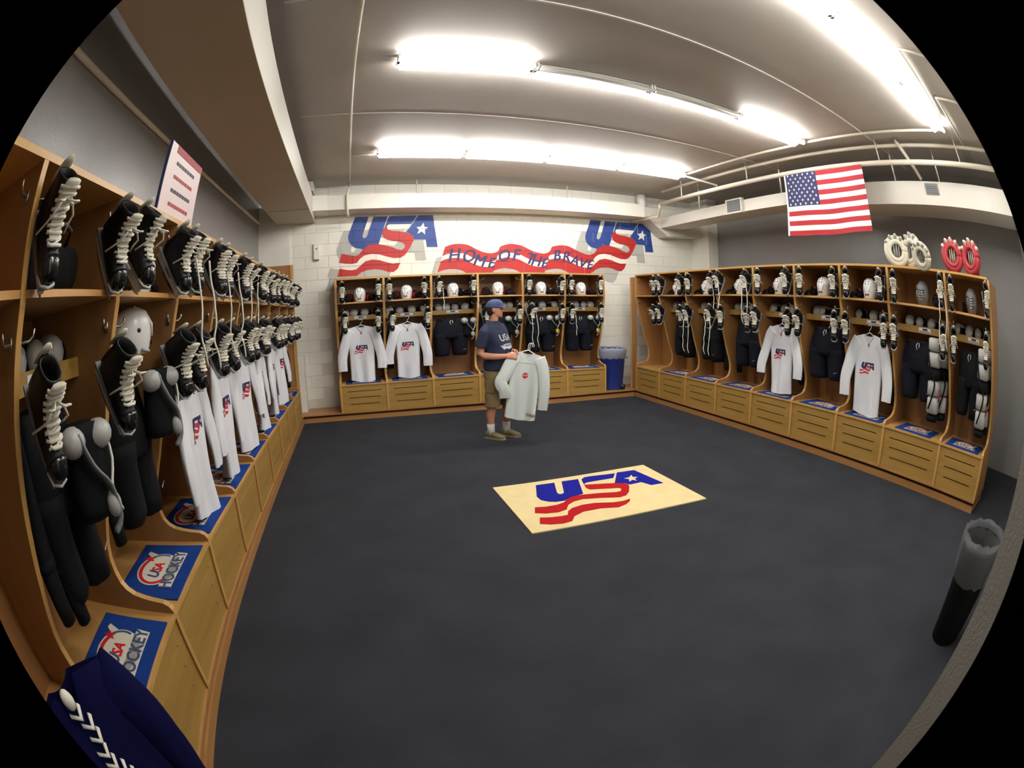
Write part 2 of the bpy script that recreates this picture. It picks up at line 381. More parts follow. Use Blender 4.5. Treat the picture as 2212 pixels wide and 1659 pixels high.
Wp = [(0.083,2.543),(0.156,2.527),(0.27,2.517),(0.357,2.531),(0.406,2.596),(0.484,2.65),(0.599,2.67),(0.733,2.658),(0.867,2.613),(0.982,2.583),(1.097,2.584),(1.136,2.592),(1.092,2.5),(0.96,2.492),(0.865,2.516),(0.731,2.561),(0.616,2.576),(0.501,2.553),(0.423,2.489),(0.344,2.424),(0.267,2.412),(0.172,2.423),(0.062,2.448)]
R2p = [(0.062,2.448),(0.172,2.423),(0.267,2.412),(0.344,2.424),(0.423,2.489),(0.501,2.553),(0.616,2.576),(0.731,2.561),(0.865,2.516),(0.96,2.492),(1.092,2.5),(1.045,2.401),(0.976,2.346),(0.88,2.354),(0.766,2.395),(0.651,2.41),(0.516,2.398),(0.419,2.365),(0.351,2.311),(0.016,2.316)]
STAR = [(1.505,3.189),(1.515,3.115),(1.583,3.1),(1.524,3.063),(1.528,2.975),(1.471,3.032),(1.39,2.988),(1.423,3.061),(1.379,3.108),(1.457,3.12)]
def paint(bm, poly, dy, dx=0, dz=0):
    poly = [(x+dx, z+dz) for x, z in poly]
    xs = [p[0] for p in poly]; zs = [p[1] for p in poly]
    for x0, x1, z0, z1 in blocks:
        if x1 < min(xs) or x0 > max(xs) or z1 < min(zs) or z0 > max(zs): continue
        q = clip(poly, x0+J+.002, x1-J-.002, z0+J+.002, z1-J-.002)
        if len(q) > 2: flat(bm, q, lambda a, c: (a, YB-dy-.0045, c))
    dj = dy; flat(bm, [p for p in poly], lambda a, c: (a, YB+.0045-dj, c))   # paint down in the joints too
    return bm
def usa_mural(dx, label):
    e = empty('usa_mural', T(dx+1, YB, 2.85), label, 'mural'); inv = T(-(dx+1), -YB, -2.85)
    def pp(name, polys, m, dy, ox=0, oz=0):
        b = BM()
        if dx and not ox and name.endswith('stripe'): polys = [clip(q, .33, 9, 0, 9) for q in polys]
        for q in polys: paint(b, q, dy, dx+ox, oz)
        o = obj(name, b, m, e); o.data.transform(inv)
    pp('drop_shadow', [U, S1, A_, R1, Wp, R2p], M_mgrey, .001, -.2, -.23)
    pp('letter_u', [U], M_blue, .0030); pp('letter_s', [S1], M_blue, .0030); pp('letter_a', [A_], M_blue, .0030)
    pp('star', [STAR], M_mwhite, .0045); pp('red_stripe', [R1], M_red, .0045); pp('white_stripe', [Wp], M_mwhite, .0045); pp('red_stripe', [R2p], M_red, .0045)
usa_mural(0, 'painted USA emblem with star and waving stripes, left one on back wall')
usa_mural(4.30, 'painted USA emblem with star and waving stripes, right one on back wall')
TOP = [(1.867,2.75),(1.977,2.79),(2.122,2.803),(2.269,2.782),(2.39,2.719),(2.512,2.661),(2.66,2.63),(2.774,2.648),(2.833,2.693),(2.852,2.751),(2.968,2.79),(3.071,2.804),(3.251,2.774),(3.353,2.725),(3.483,2.668),(3.641,2.636),(3.75,2.656),(3.806,2.709),(3.83,2.762),(3.918,2.788),(4.029,2.802),(4.14,2.793),(4.223,2.762),(4.419,2.677),(4.591,2.638),(4.739,2.676)]
e = empty('banner_mural', T(3.3, YB, 2.6), 'painted waving red and white banner reading HOME OF THE BRAVE', 'mural'); inv = T(-3.3, -YB, -2.6)
TOP = [(p.x, p.y) for p in catmull([(x, z, 0) for x, z in TOP], 3)]
def band(f0, f1, dx=0, dz=0):
    bm = BM()
    for a, b2_ in zip(TOP, TOP[1:]):
        q = [(p[0]-.142*f+dx, p[1]-.446*f+dz) for p, f in ((a, f0), (b2_, f0), (b2_, f1), (a, f1))]
        paint(bm, q, .0012 if dx else .0028)
    return bm
for nm, bm, m in (('drop_shadow', band(0, 1, -.16, -.2), M_mgrey), ('red_band', band(0, .36), M_red), ('white_band', band(.36, .56), M_mwhite), ('red_band', band(.56, 1), M_red)):
    o = obj(nm, bm, m, e); o.data.transform(inv)
for ki, (ch, x, z, s, rot) in enumerate((('H',2.008,2.593,.25,.1),('O',2.264,2.575,.24,-.05),('M',2.455,2.492,.23,-.3),('E',2.67,2.45,.21,-.2),('O',2.898,2.575,.235,.1),('F',3.121,2.592,.235,-.05),('T',3.386,2.528,.23,-.35),('H',3.50,2.489,.22,-.25),('E',3.66,2.450,.2,-.15),('B',3.911,2.596,.22,.15),('R',4.098,2.581,.22,0),('A',4.266,2.522,.21,-.3),('V',4.423,2.469,.21,-.35),('E',4.575,2.443,.2,-.15))):
    b = BM(); rot *= .55; c_, s_ = math.cos(rot), math.sin(rot)
    for dd in (-.007, 0, .007): addtext(b, ch, lambda a, c: (x+dd+.9*a*c_-c*s_-3.3, -.0105-.0004*(ki % 3)-.01*abs(dd)-.004*dd, z+a*s_+c*c_-2.6), s*1.3, bold=0, shear=.28)
    obj('letter_'+ch.lower(), b, M_mletter, e)

# rug with the same emblem woven in
rg = empty('rug', T(2.28, -4.18, 0), 'cream rug with blue and red USA emblem on the carpet', 'rug')
b = BM(); box(b, -.83, .83, -.55, .55, 0, .010); obj('rug_base', b, M_rugc, rg)
RG = {'letter_u': ([(1.846,-3.724),(2.033,-3.73),(1.956,-3.986),(1.954,-4.032),(1.977,-4.046),(2.007,-4.028),(2.02,-3.998),(2.11,-3.727),(2.285,-3.734),(2.159,-4.125),(2.038,-4.148),(1.973,-4.185),(1.93,-4.209),(1.858,-4.202),(1.799,-4.172),(1.753,-4.109),(1.749,-4.016)], M_rugb),
 'letter_s': ([(2.315,-3.752),(2.362,-3.712),(2.426,-3.71),(2.698,-3.742),(2.616,-3.86),(2.34,-3.859),(2.302,-3.868),(2.272,-3.904),(2.29,-3.822)], M_rugb),
 'letter_a': ([(2.727,-3.73),(2.928,-3.741),(2.986,-4.212),(2.847,-4.207),(2.804,-4.09),(2.669,-4.101),(2.654,-4.054),(2.558,-3.994)], M_rugb),
 'red_stripe': ([(2.269,-3.91),(2.293,-3.915),(2.547,-3.993),(2.632,-4.043),(2.663,-4.075),(2.634,-4.149),(2.564,-4.263),(2.493,-4.334),(2.419,-4.349),(2.26,-4.288),(2.094,-4.242),(1.999,-4.263),(1.93,-4.312),(1.873,-4.403),(1.788,-4.431),(1.683,-4.414),(1.602,-4.371),(1.647,-4.249),(1.737,-4.272),(1.842,-4.271),(1.919,-4.242),(1.979,-4.171),(2.055,-4.138),(2.153,-4.143),(2.316,-4.176),(2.452,-4.218),(2.501,-4.214),(2.538,-4.165),(2.526,-4.133),(2.261,-4.051),(2.248,-3.996)], M_rugr),
 'lower_red_stripe': ([(1.608,-4.473),(1.692,-4.503),(1.786,-4.516),(1.838,-4.511),(1.873,-4.439),(1.931,-4.39),(2.039,-4.362),(2.156,-4.37),(2.311,-4.429),(2.408,-4.438),(2.485,-4.416),(2.455,-4.468),(2.389,-4.516),(2.296,-4.549),(2.15,-4.503),(1.984,-4.505),(1.879,-4.559),(1.82,-4.643),(1.737,-4.659),(1.639,-4.638),(1.563,-4.593)], M_rugr),
 'star': ([(2.821,-3.865),(2.804,-3.925),(2.849,-3.948),(2.799,-3.973),(2.784,-4.04),(2.76,-3.995),(2.703,-4.031),(2.738,-3.963),(2.702,-3.924),(2.769,-3.916)], M_rugc)}
for k, (pl, m) in RG.items():
    h = .0125 if k == 'star' else .0115
    obj(k, prism(BM(), [(x-2.28, y+4.18) for x, y in pl], .0095, h, 'Z'), m, rg)
# ------------------------------------------------------------------ lockers
SW = .76; WIDE = .926; DEP = .60
PROF = [(.60,.13),(0,.13),(0,.563),(.004,.585),(.018,.605),(.045,.618),(.10,.624),(.15,.632),(.20,.645),(.238,.668),(.262,.70),(.275,.75),(.278,.81),(.268,.87),(.245,.94),(.20,1.06),(.155,1.2),(.10,1.4),(.05,1.6),(.018,1.74),(0,1.82),(0,2.216),(.60,2.216)]
def me_side():
    b = prism(BM(), PROF, -.017, .017, 'X'); return tomesh('side_panel', b, W_panel)
ME_SIDE = me_side()
# lighter lip running down the front of each side panel
def me_edge():
    b = BM(); P_ = PROF[1:-1]
    for p, q in zip(P_, P_[1:]):
        d = Vector((0, q[0]-p[0], q[1]-p[1])).normalized(); n = Vector((0, -d.z, d.y))*.003
        v = [b.verts.new(c) for c in ((-.0175, p[0]+n.y, p[1]+n.z), (.0175, p[0]+n.y, p[1]+n.z), (.0175, q[0]+n.y, q[1]+n.z), (-.0175, q[0]+n.y, q[1]+n.z), (-.0175, p[0]+.002, p[1]), (.0175, p[0]+.002, p[1]), (.0175, q[0]+.002, q[1]), (-.0175, q[0]+.002, q[1]))]
        b.faces.new((v[0], v[1], v[2], v[3])); b.faces.new((v[0], v[4], v[7], v[3])); b.faces.new((v[1], v[5], v[6], v[2]))
    return tomesh('edge_band', b, W_edge)
ME_EDGE = me_edge()
def hook_me(s, z):
    b = BM(); tube(b, [(s*.018, .05, z-.03), (s*.018, .05, z+.01)], .010, 6)
    tube(b, [(s*.018, .05, z-.01), (s*.08, .03, z-.012), (s*.10, .02, z), (s*.105, .018, z+.02)], .0055, 6)
    return tomesh('coat_hook', b, M_brass, True)
HOOKS = {(s, z): hook_me(s, z) for s in (-1, 1) for z in (2.13, 1.74)}
def bay_meshes(w_):
    a, c = .017, w_-.017; d = {}
    d['back_panel'] = tomesh('back_panel', BX(a, c, .582, .597, .13, 2.216), W_panel)
    d['seat'] = tomesh('seat', BX(a, c, -.002, .582, .548, .57), W_edge)
    b = BM(); z0, z1 = .13, .546; sl = [(.455, .085), (.355, .105), (.25, .125)]; zz = z1
    for z, mg in sl:
        box(b, a, c, .010, .024, z+.006, zz); box(b, a, a+mg, .010, .024, z-.006, z+.006); box(b, c-mg, c, .010, .024, z-.006, z+.006); zz = z-.006
    box(b, a, c, .010, .024, z0, zz)
    d['front_panel'] = tomesh('front_panel', b, W_front)
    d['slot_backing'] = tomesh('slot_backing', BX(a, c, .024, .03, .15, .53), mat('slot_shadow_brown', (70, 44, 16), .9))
    d['shelf'] = tomesh('shelf', BX(a, c, .0, .582, 1.838, 1.86), M_shelf)
    d['lower_shelf'] = tomesh('lower_shelf', BX(a, c, .245, .582, 1.578, 1.598), M_shelf)
    d['name_rail'] = tomesh('name_rail', BX(a, c, .232, .25, 1.572, 1.645), W_front)
    d['top_board'] = tomesh('top_board', BX(-.017, w_-.017, -.004, .6, 2.216, 2.24), W_edge)
    m = w_/2
    d['name_plate'] = tomesh('name_plate', BX(m-.10, m+.10, .228, .232, 1.585, 1.632), M_card)
    b = BM()
    box(b, m-.035, m+.045, .2272, .228, 1.606, 1.626)
    for k in range(6): box(b, m-.088+k*.03, m-.068+k*.03, .2272, .228, 1.590, 1.600)
    d['plate_print'] = tomesh('plate_print', b, M_ink)
    return d
BAYS = {SW: bay_meshes(SW), WIDE: bay_meshes(WIDE)}
def frame(row, i):
    if row == 'B': return T(i*SW, 0, 0), SW
    if row == 'R':
        y = -.051-i*SW-((WIDE-SW) if i > 7 else 0); return T(5.198, y, 0) @ RZ(-PI/2), (WIDE if i == 7 else SW)
    return T(-.642, -.217-(i+1)*SW, 0) @ RZ(PI/2), SW
def where(row, i):
    if row == 'B': return f'{ORD[5-i]} locker from trash can, mural row'
    if row == 'R': return f'{ORD[i]} locker from the corner, flag row'
    return f'{ORD[i]} locker from the far end, notice-board row'
NROW = {'B': 6, 'R': 9, 'L': 10}
ROWN = {'B': 'row under the murals', 'R': 'row under the flag', 'L': 'row under the notice board'}
for row in 'BRL':
    for i in range(NROW[row]):
        M, w_ = frame(row, i); d = BAYS[w_]
        e = empty('locker', M, 'open maple locker with bench seat, '+where(row, i), 'locker', 'open wooden lockers, '+ROWN[row])
        s = link('side_panel', ME_SIDE, e); link('edge_band', ME_EDGE, s)
        if (row == 'B' and i == 5) or (row == 'R' and i == 8) or (row == 'L' and i == 0):
            s = link('side_panel', ME_SIDE, e, T(w_, 0, 0)); link('edge_band', ME_EDGE, s)
        for n in ('back_panel', 'seat', 'shelf', 'lower_shelf', 'top_board'): link(n, d[n], e)
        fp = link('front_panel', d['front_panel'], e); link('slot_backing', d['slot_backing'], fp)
        nr = link('name_rail', d['name_rail'], e)
        if not (row == 'R' and i == 0):
            npl = link('name_plate', d['name_plate'], nr); link('plate_print', d['plate_print'], nr)
        for z in (2.13, 1.74):
            link('coat_hook', HOOKS[(1, z)], e); link('coat_hook', HOOKS[(-1, z)], e, T(w_, 0, 0))
# filler and end panels
thing('end_panel', 'tall maple end panel closing the far end of the left row', 'panel', [('panel_face', BX(-1.31, -.70, -.06, -.03, .13, 2.50), W_panel), ('panel_edge', BX(-.70, -.655, -.07, -.02, .13, 2.50), W_edge)])
thing('end_panel', 'narrow maple filler panel at the corner end of the right row', 'panel', [('panel_face', BX(5.205, 5.225, -.034, .12, .13, 2.20), W_panel), ('panel_edge', BX(5.195, 5.235, .12, .15, .13, 2.20), W_edge)])
thing('pipe_cover', 'cream boxed pipe cover standing in the far left corner', 'pipe cover', [('cover_box', BX(-.70, -.60, .30, .58, .13, 1.04), M_cream)])

# seat mats
def mat_proto():
    P_ = Proto('seat_mat')
    P_.add('mat_base', tomesh('mat_base', BX(-.29, .29, 0, .38, 0, .007), M_matblue))
    def fl(name, polys, m, z):
        b = BM()
        for q in polys: flat(b, q, lambda x, y: (x*.86, .195+(y-.195)*.86, z))
        P_.add(name, tomesh(name, b, m))
    el = lambda rx, ry, cx=0, cy=.205, a0=0, a1=360, n=28: [(cx+rx*math.cos(R(a0+(a1-a0)*k/n)), cy+ry*math.sin(R(a0+(a1-a0)*k/n))) for k in range(n+(0 if a1-a0 == 360 else 1))]
    fl('emblem_field', [el(.205, .145), [(-.21, .045), (.22, .045), (.235, .135), (-.225, .135)], [(.12, .28), (.20, .345), (.235, .335), (.19, .25)]], M_matcream, .0082)
    fl('emblem_swoosh', [el(.19, .132, a0=50, a1=225)+el(.165, .105, a0=225, a1=50)], M_matred, .0092)
    st = [(.125+(.05 if k % 2 == 0 else .02)*math.cos(R(90+36*k)), .30+(.05 if k % 2 == 0 else .02)*math.sin(R(90+36*k))) for k in range(10)]
    fl('emblem_star', [st], M_matred, .0100)
    fl('emblem_arc', [el(.195, .137, a0=-20, a1=45)+el(.178, .120, a0=45, a1=-20)], M_matgrey, .0092)
    b = BM(); addtext(b, 'HOCKEY', lambda x, y: (x*.86, .195+(.09+y-.195)*.86, .0095), .115, bold=.025); P_.add('emblem_word', tomesh('emblem_word', b, M_matgrey))
    b = BM(); addtext(b, 'U', lambda x, y: ((-.085+x)*.8, .205+y*.8, .0095), .125, bold=.03, shear=.3); P_.add('emblem_letter', tomesh('emblem_letter', b, M_matgrey))
    b = BM(); addtext(b, 'SA', lambda x, y: ((.015+x)*.8, .20+y*.8, .0098), .11, bold=.03, shear=.3); P_.add('emblem_letters', tomesh('emblem_letters', b, M_matred))
    return P_
MATP = mat_proto()
for row in 'BRL':
    for i in range(NROW[row]):
        if row == 'R' and i == 0 or row == 'L' and i > 8: continue
        M, w_ = frame(row, i)
        MATP.spawn(M @ T(w_/2+random.uniform(-.015, .015), .015, .57) @ RZ(random.uniform(-.03, .03)), 'blue seat mat with hockey emblem, '+where(row, i), 'mat', 'blue seat mats on the benches')
# ------------------------------------------------------------------ hockey gear prototypes
def skate_proto(name='ice_skate', lace_tail=0, seed=1):
    rnd = random.Random(seed); P_ = Proto(name); A = R(58)
    X = T(0, .045, -.135) @ RX(A) @ Matrix.Scale(.92, 4)      # toe down; origin = top of the boot on its hook
    RG_ = [((-.285,.03),(-.285,.045),.012),((-.28,.008),(-.275,.065),.032),((-.25,0),(-.245,.08),.043),((-.19,0),(-.19,.088),.046),((-.13,0),(-.155,.10),.043),((-.07,0),(-.125,.125),.038),((0,0),(-.105,.15),.036),((.035,.03),(-.095,.17),.036),((.03,.09),(-.09,.19),.038),((.02,.15),(-.09,.21),.043),((.02,.195),(-.088,.228),.046)]
    def rr(a, b, rx, n=14, k=1):
        c = Vector((0, (a[0]+b[0])/2, (a[1]+b[1])/2)); h = Vector((0, (b[0]-a[0])/2, (b[1]-a[1])/2))
        return ring(c, (rx*k, 0, 0), h*k, n, .85)
    b = BM(); rings = [rr(*q) for q in RG_]; last = RG_[-1]
    rings += [rr(*last, k=.84), rr((.018, .14), (-.08, .17), .036, k=.9), rr((.0, .10), (-.07, .13), .03, k=.6)]
    loft(b, rings); boot = tomesh('boot', b, M_black, True)
    b = BM(); loft(b, [rr(*q, k=1.05) for q in RG_[:3]]+[rr((-.232, 0), (-.23, .085), .046, k=1.04)]); toe = tomesh('toe_cap', b, M_blackg, True)
    b = BM(); tube(b, [(-.040, -.24, .012), (-.033, -.278, .012), (0, -.292, .016), (.033, -.278, .012), (.040, -.24, .012)], .006, 6); trim = tomesh('toe_trim', b, M_holder, True)
    b = BM(); loft(b, [ring((0, .036, .13), (.026, 0, 0), (0, .006, 0), 8), ring((0, .028, .18), (.032, 0, 0), (0, .007, 0), 8), ring((0, .022, .215), (.028, 0, 0), (0, .008, .0), 8), ring((0, .022, .238), (.014, 0, 0), (0, .006, .0), 8)]); tg = tomesh('tendon_guard', b, M_felt, True)
    b = BM(); loft(b, [ring((0, -.190, .094), (.028, 0, 0), (0, .006, .006), 8), ring((0, -.145, .118), (.032, 0, 0), (0, .007, .006), 8), ring((0, -.118, .16), (.036, 0, 0), (0, .008, .004), 8), ring((0, -.104, .21), (.040, 0, 0), (0, .010, 0), 8), ring((0, -.105, .242), (.034, 0, 0), (0, .010, .002), 8)]); tong = tomesh('tongue', b, M_felt, True)
    b = BM(); prev = None
    pts = [(-.205, .093), (-.185, .096), (-.165, .103), (-.148, .115), (-.134, .133), (-.122, .153), (-.113, .176), (-.108, .198), (-.105, .218)]
    for k, (y, z) in enumerate(pts):
        wd = .034 + .0015*k + rnd.uniform(-.004, .004); tl = rnd.uniform(-.006, .006)
        tube(b, [(-wd, y+.006, z-.004+tl), (-wd*.5, y-.006, z+.004), (wd*.5, y-.006, z+.004), (wd, y+.006, z-.004-tl)], .0062, 5)
        if prev and k % 2: tube(b, [(-wd, prev[0], prev[1]-.003), (0, (y+prev[0])/2-.01, (z+prev[1])/2+.005), (wd, y, z)], .0045, 5)
        prev = (y, z)
    for s in (-1, 1):
        tube(b, [(0, -.118, .185), (s*.03, -.145, .19), (s*.05, -.16, .165), (s*.06, -.15, .12), (s*(.066+rnd.random()*.02), -.14, .075)], .0042, 5)
        tube(b, [(0, -.118, .185), (s*.025, -.15, .205), (s*.05, -.15, .205), (s*.03, -.135, .18)], .0042, 5)
    laces = tomesh('laces', b, M_lace, True)
    b = BM(); prism(b, [(-.262, .004), (-.165, .004), (-.15, -.026), (-.082, -.026), (-.065, .004), (.025, .012), (.03, -.042), (-.262, -.042)], -.013, .013); hold = tomesh('blade_holder', b, M_holder)
    b = BM(); prism(b, [(-.268, -.042), (.036, -.042), (.03, -.058), (-.10, -.066), (-.25, -.058), (-.272, -.048)], -.0025, .0025); run = tomesh('blade', b, M_steel)
    b = BM(); loft(b, [ring((0, .0, .008), (.044, 0, 0), (0, .045, 0), 10), ring((0, -.13, .008), (.047, 0, 0), (0, .155, 0), 10)]) if 0 else prism(b, [(-.285, .0), (.035, .0), (.038, .012), (-.283, .012)], -.036, .036); sole = tomesh('sole', b, M_padgrey)
    for me in (boot, toe, trim, tg, tong, laces, hold, run, sole): me.transform(X)
    for n, me in (('boot', boot), ('toe_cap', toe), ('toe_trim', trim), ('tendon_guard', tg), ('tongue', tong), ('laces', laces), ('blade_holder', hold), ('blade', run), ('sole', sole)): P_.add(n, me)
    if lace_tail:
        b = BM(); p = [Vector((.045, -.16, -.20)), Vector((.06, -.15, -.30))]
        for k in range(1, 7): p.append(Vector((.06+rnd.uniform(-.012, .012), -.15+rnd.uniform(-.01, .01), -.30-lace_tail*k/6)))
        tube(b, catmull(p, 3), .0055, 5); P_.add('hanging_lace', tomesh('hanging_lace', b, M_lace, True))
        if lace_tail > .3:
            b = BM(); tube(b, catmull([q+Vector((-.10+rnd.uniform(-.01, .01), .01, .02)) for q in p], 3), .0055, 5); P_.add('hanging_lace', tomesh('hanging_lace', b, M_lace, True))
    return P_
SK = [skate_proto(seed=s) for s in (1, 2, 3)]; SKL = [skate_proto(lace_tail=t, seed=s) for t, s in ((.25, 4), (.45, 5))]

def helmet_proto():
    P_ = Proto('hockey_helmet')
    def shell(k, z0, z1, n=20):
        rings = []
        prof = [(0,.72),(.12,.84),(.28,.95),(.45,1.0),(.62,.985),(.76,.90),(.88,.74),(.96,.47),(1,.16)]
        for t, f in prof:
            if z0 <= t <= z1: rings.append(ring((0, .012*math.sin(t*3), .235*t), (.096*f*k, 0, 0), (0, .128*f*k, 0), n, .92))
        return rings
    b = BM(); loft(b, shell(1, 0, 1), cap0=False); P_.add('shell', tomesh('shell', b, M_helmet, True))
    b = BM()
    for s in (-1, 1):
        tube(b, [(s*.03, -.118, .08), (s*.045, -.112, .14), (s*.035, -.075, .205), (s*.03, 0, .236)], .0065, 6)
    P_.add('shell_ridge', tomesh('shell_ridge', b, M_helmet, True))
    for s in (-1, 1):
        for y, z, l in ((-.10, .165, .012), (-.085, .188, .010), (-.06, .21, .012)):
            P_.add('vent_hole', tomesh('vent_hole', ball(BM(), (s*.02, y-.008, z+.004), .008, l, .006, 8, 5), M_dark, True))
        P_.add('ear_hole', tomesh('ear_hole', ball(BM(), (s*.0935, .0, .115), .008, .014, .012, 8, 5), M_dark, True))
    for s in (-1, 1): P_.add('badge', tomesh('badge', box(BM(), s*.016-.011, s*.016+.011, -.1215, -.117, .038, .058), M_dark))
    b = BM(); tube(b, [(-.085, -.02, .02), (-.07, -.07, -.005+.012), (0, -.10, .008), (.07, -.07, .007), (.085, -.02, .02)], .008, 6); P_.add('chin_strap', tomesh('chin_strap', b, M_cap, True))
    b = BM(); loft(b, [ring((0, 0, 0), (.068, 0, 0), (0, .09, 0), 16), ring((0, 0, .05), (.075, 0, 0), (0, .1, 0), 16)]); P_.add('liner', tomesh('liner', b, M_padgrey, True))
    return P_
HELM = helmet_proto()

def glove_proto(red=True):
    P_ = Proto('hockey_glove'); body = M_blackn
    b = BM(); loft(b, [ring((0, .10, .075), (.075, 0, 0), (0, 0, .070), 14, .8), ring((0, .04, .07), (.062, 0, 0), (0, 0, .058), 14, .8), ring((0, .0, .065), (.055, 0, 0), (0, 0, .05), 14, .8)]); P_.add('cuff', tomesh('cuff', b, M_gred if red else body, True))
    b = BM(); loft(b, [ring((0, .01, .06), (.055, 0, 0), (0, 0, .045), 12, .8), ring((0, -.06, .06), (.062, 0, 0), (0, 0, .042), 12, .8), ring((0, -.09, .055), (.055, 0, 0), (0, 0, .03), 12, .8)]); P_.add('palm', tomesh('palm', b, body, True))
    for k in range(3):
        b = BM(); tube(b, [(-.05, -.005-.028*k, .098-.003*k), (0, -.01-.028*k, .110-.003*k), (.05, -.005-.028*k, .098-.003*k)], .014, 8); P_.add('back_roll', tomesh('back_roll', b, body if k != 1 else (M_gred if red else M_padgrey), True))
    for k in range(4):
        x = -.042+.028*k; b = BM(); tube(b, [(x, -.085, .065), (x*1.1, -.125, .058), (x*1.15, -.15, .035), (x*1.1, -.152, .012)], [.015, .016, .015, .010], 8); P_.add('finger', tomesh('finger', b, body, True))
    b = BM(); tube(b, [(.055, -.02, .05), (.082, -.06, .04), (.088, -.10, .03)], [.016, .018, .012], 8); P_.add('thumb', tomesh('thumb', b, body, True))
    return P_
GLR, GLB = glove_proto(True), glove_proto(False)

def elbow_proto():
    P_ = Proto('elbow_pad')
    b = BM(); loft(b, [ring((0, .05, .055), (.055, 0, 0), (0, 0, .055), 12), ring((0, -.02, .06), (.062, 0, 0), (0, 0, .06), 12), ring((0, -.07, .055), (.05, 0, 0), (0, 0, .05), 12)]); P_.add('sleeve_pad', tomesh('sleeve_pad', b, M_blackn, True))
    b = BM(); ball(b, (0, -.06, .062), .052, .04, .05, 12, 8); P_.add('elbow_cap', tomesh('elbow_cap', b, M_cap, True))
    b = BM(); tube(b, [(-.056, .0, .03), (-.05, .01, .10), (0, .01, .122), (.05, .01, .10), (.056, 0, .03)], .008, 6, flat=2.2); P_.add('strap', tomesh('strap', b, M_padgrey, True))
    return P_
def shin_proto():
    P_ = Proto('shin_guard')
    b = BM(); loft(b, [ring((0, .12, .04), (.05, 0, 0), (0, 0, .04), 12), ring((0, .0, .05), (.065, 0, 0), (0, 0, .05), 12), ring((0, -.08, .055), (.07, 0, 0), (0, 0, .052), 12)]); P_.add('liner', tomesh('liner', b, M_blackn, True))
    b = BM(); loft(b, [ring((0, .10, .062), (.034, 0, 0), (0, 0, .028), 10), ring((0, 0, .078), (.045, 0, 0), (0, 0, .034), 10), ring((0, -.06, .08), (.055, 0, 0), (0, 0, .04), 10), ring((0, -.10, .06), (.05, 0, 0), (0, 0, .05), 10), ring((0, -.115, .05), (.03, 0, 0), (0, 0, .03), 10)]); P_.add('shin_shell', tomesh('shin_shell', b, M_cap, True))
    return P_
ELB, SHIN = elbow_proto(), shin_proto()

# clothes ------------------------------------------------------------
class Cloth:
    """a hanging jersey: front and back sheets with folds; local x right, y back, z up, z=0 at the neck"""
    def __init__(s, sh=.22, L=.88, hem=.22, seed=1, depth=.035, fold=.02, slope=.24):
        s.sh, s.L, s.hem, s.depth, s.fold, s.slope = sh, L, hem, depth, fold, slope; r = random.Random(seed)
        s.ph = [r.uniform(0, 6.3) for _ in range(6)]; s.kk = [r.uniform(16, 22), r.uniform(28, 38)]
    def half(s, t): return s.sh*(1-t)**1.5*1.0 + (s.hem*(t**.6) if t > 0 else 0)*(1-(1-t)**1.5) if t < .0 else s.sh+(s.hem-s.sh)*min(1, t*1.15)
    def zt(s, x, front):
        nw = .075; z = -s.slope*max(0, abs(x)-nw)
        if abs(x) < nw: z -= (.085 if front else .02)*(1-(abs(x)/nw)**(1.2 if front else 2))
        return z
    def y(s, x, t, front):
        u = min(1, abs(x)/max(.01, s.half(t))); d = s.depth*(.25+.75*t**.5)*math.sqrt(max(0, 1-u**3))
        f = s.fold*(t**.8)*(math.sin(s.kk[0]*x+s.ph[0]+t*1.2)+.5*math.sin(s.kk[1]*x+s.ph[1]-t*2))+.006*math.sin(7*t+9*x+s.ph[2])*t
        return (-d if front else d)+f
    def pt(s, x, z, front=True):
        t = max(0, min(1, -z/s.L)); return Vector((x, s.y(x, t, front), z))
    def sheet(s, bm, front, N=26, Mz=20):
        g = []
        for j in range(Mz+1):
            row = []
            for i in range(N+1):
                u = -1+2*i/N; t = j/Mz; x = u*s.half(t); z0 = s.zt(u*s.sh, front)
                hz = -s.L+.012*math.sin(9*x+s.ph[3])-.02*(1-u*u)
                z = z0*(1-t)+hz*t; row.append(bm.verts.new((x, s.y(x, t, front), z)))
            g.append(row)
        for j in range(Mz):
            for i in range(N): bm.faces.new((g[j][i], g[j][i+1], g[j+1][i+1], g[j+1][i]))
        return g
def sleeve(bm, path, w0=.085, w1=.065, th=.03, seed=0, n=14):
    r = random.Random(seed); P_ = catmull(path, 5); rings = []
    for i, p in enumerate(P_):
        t = i/(len(P_)-1); d = (P_[min(i+1, len(P_)-1)]-P_[max(i-1, 0)]).normalized()
        s_ = d.cross(Vector((0, 1, 0))).normalized(); q = s_.cross(d).normalized(); w_ = w0+(w1-w0)*t
        rg_ = ring(p, s_*w_, q*th*(.6+.4*math.sin(t*3+.4)), n)
        for k, v in enumerate(rg_): rg_[k] = v+q*.007*math.sin(k*2.1+t*9+seed)*min(1, t*4)
        rings.append(rg_)
    loft(bm, rings, cap1=False); return bm
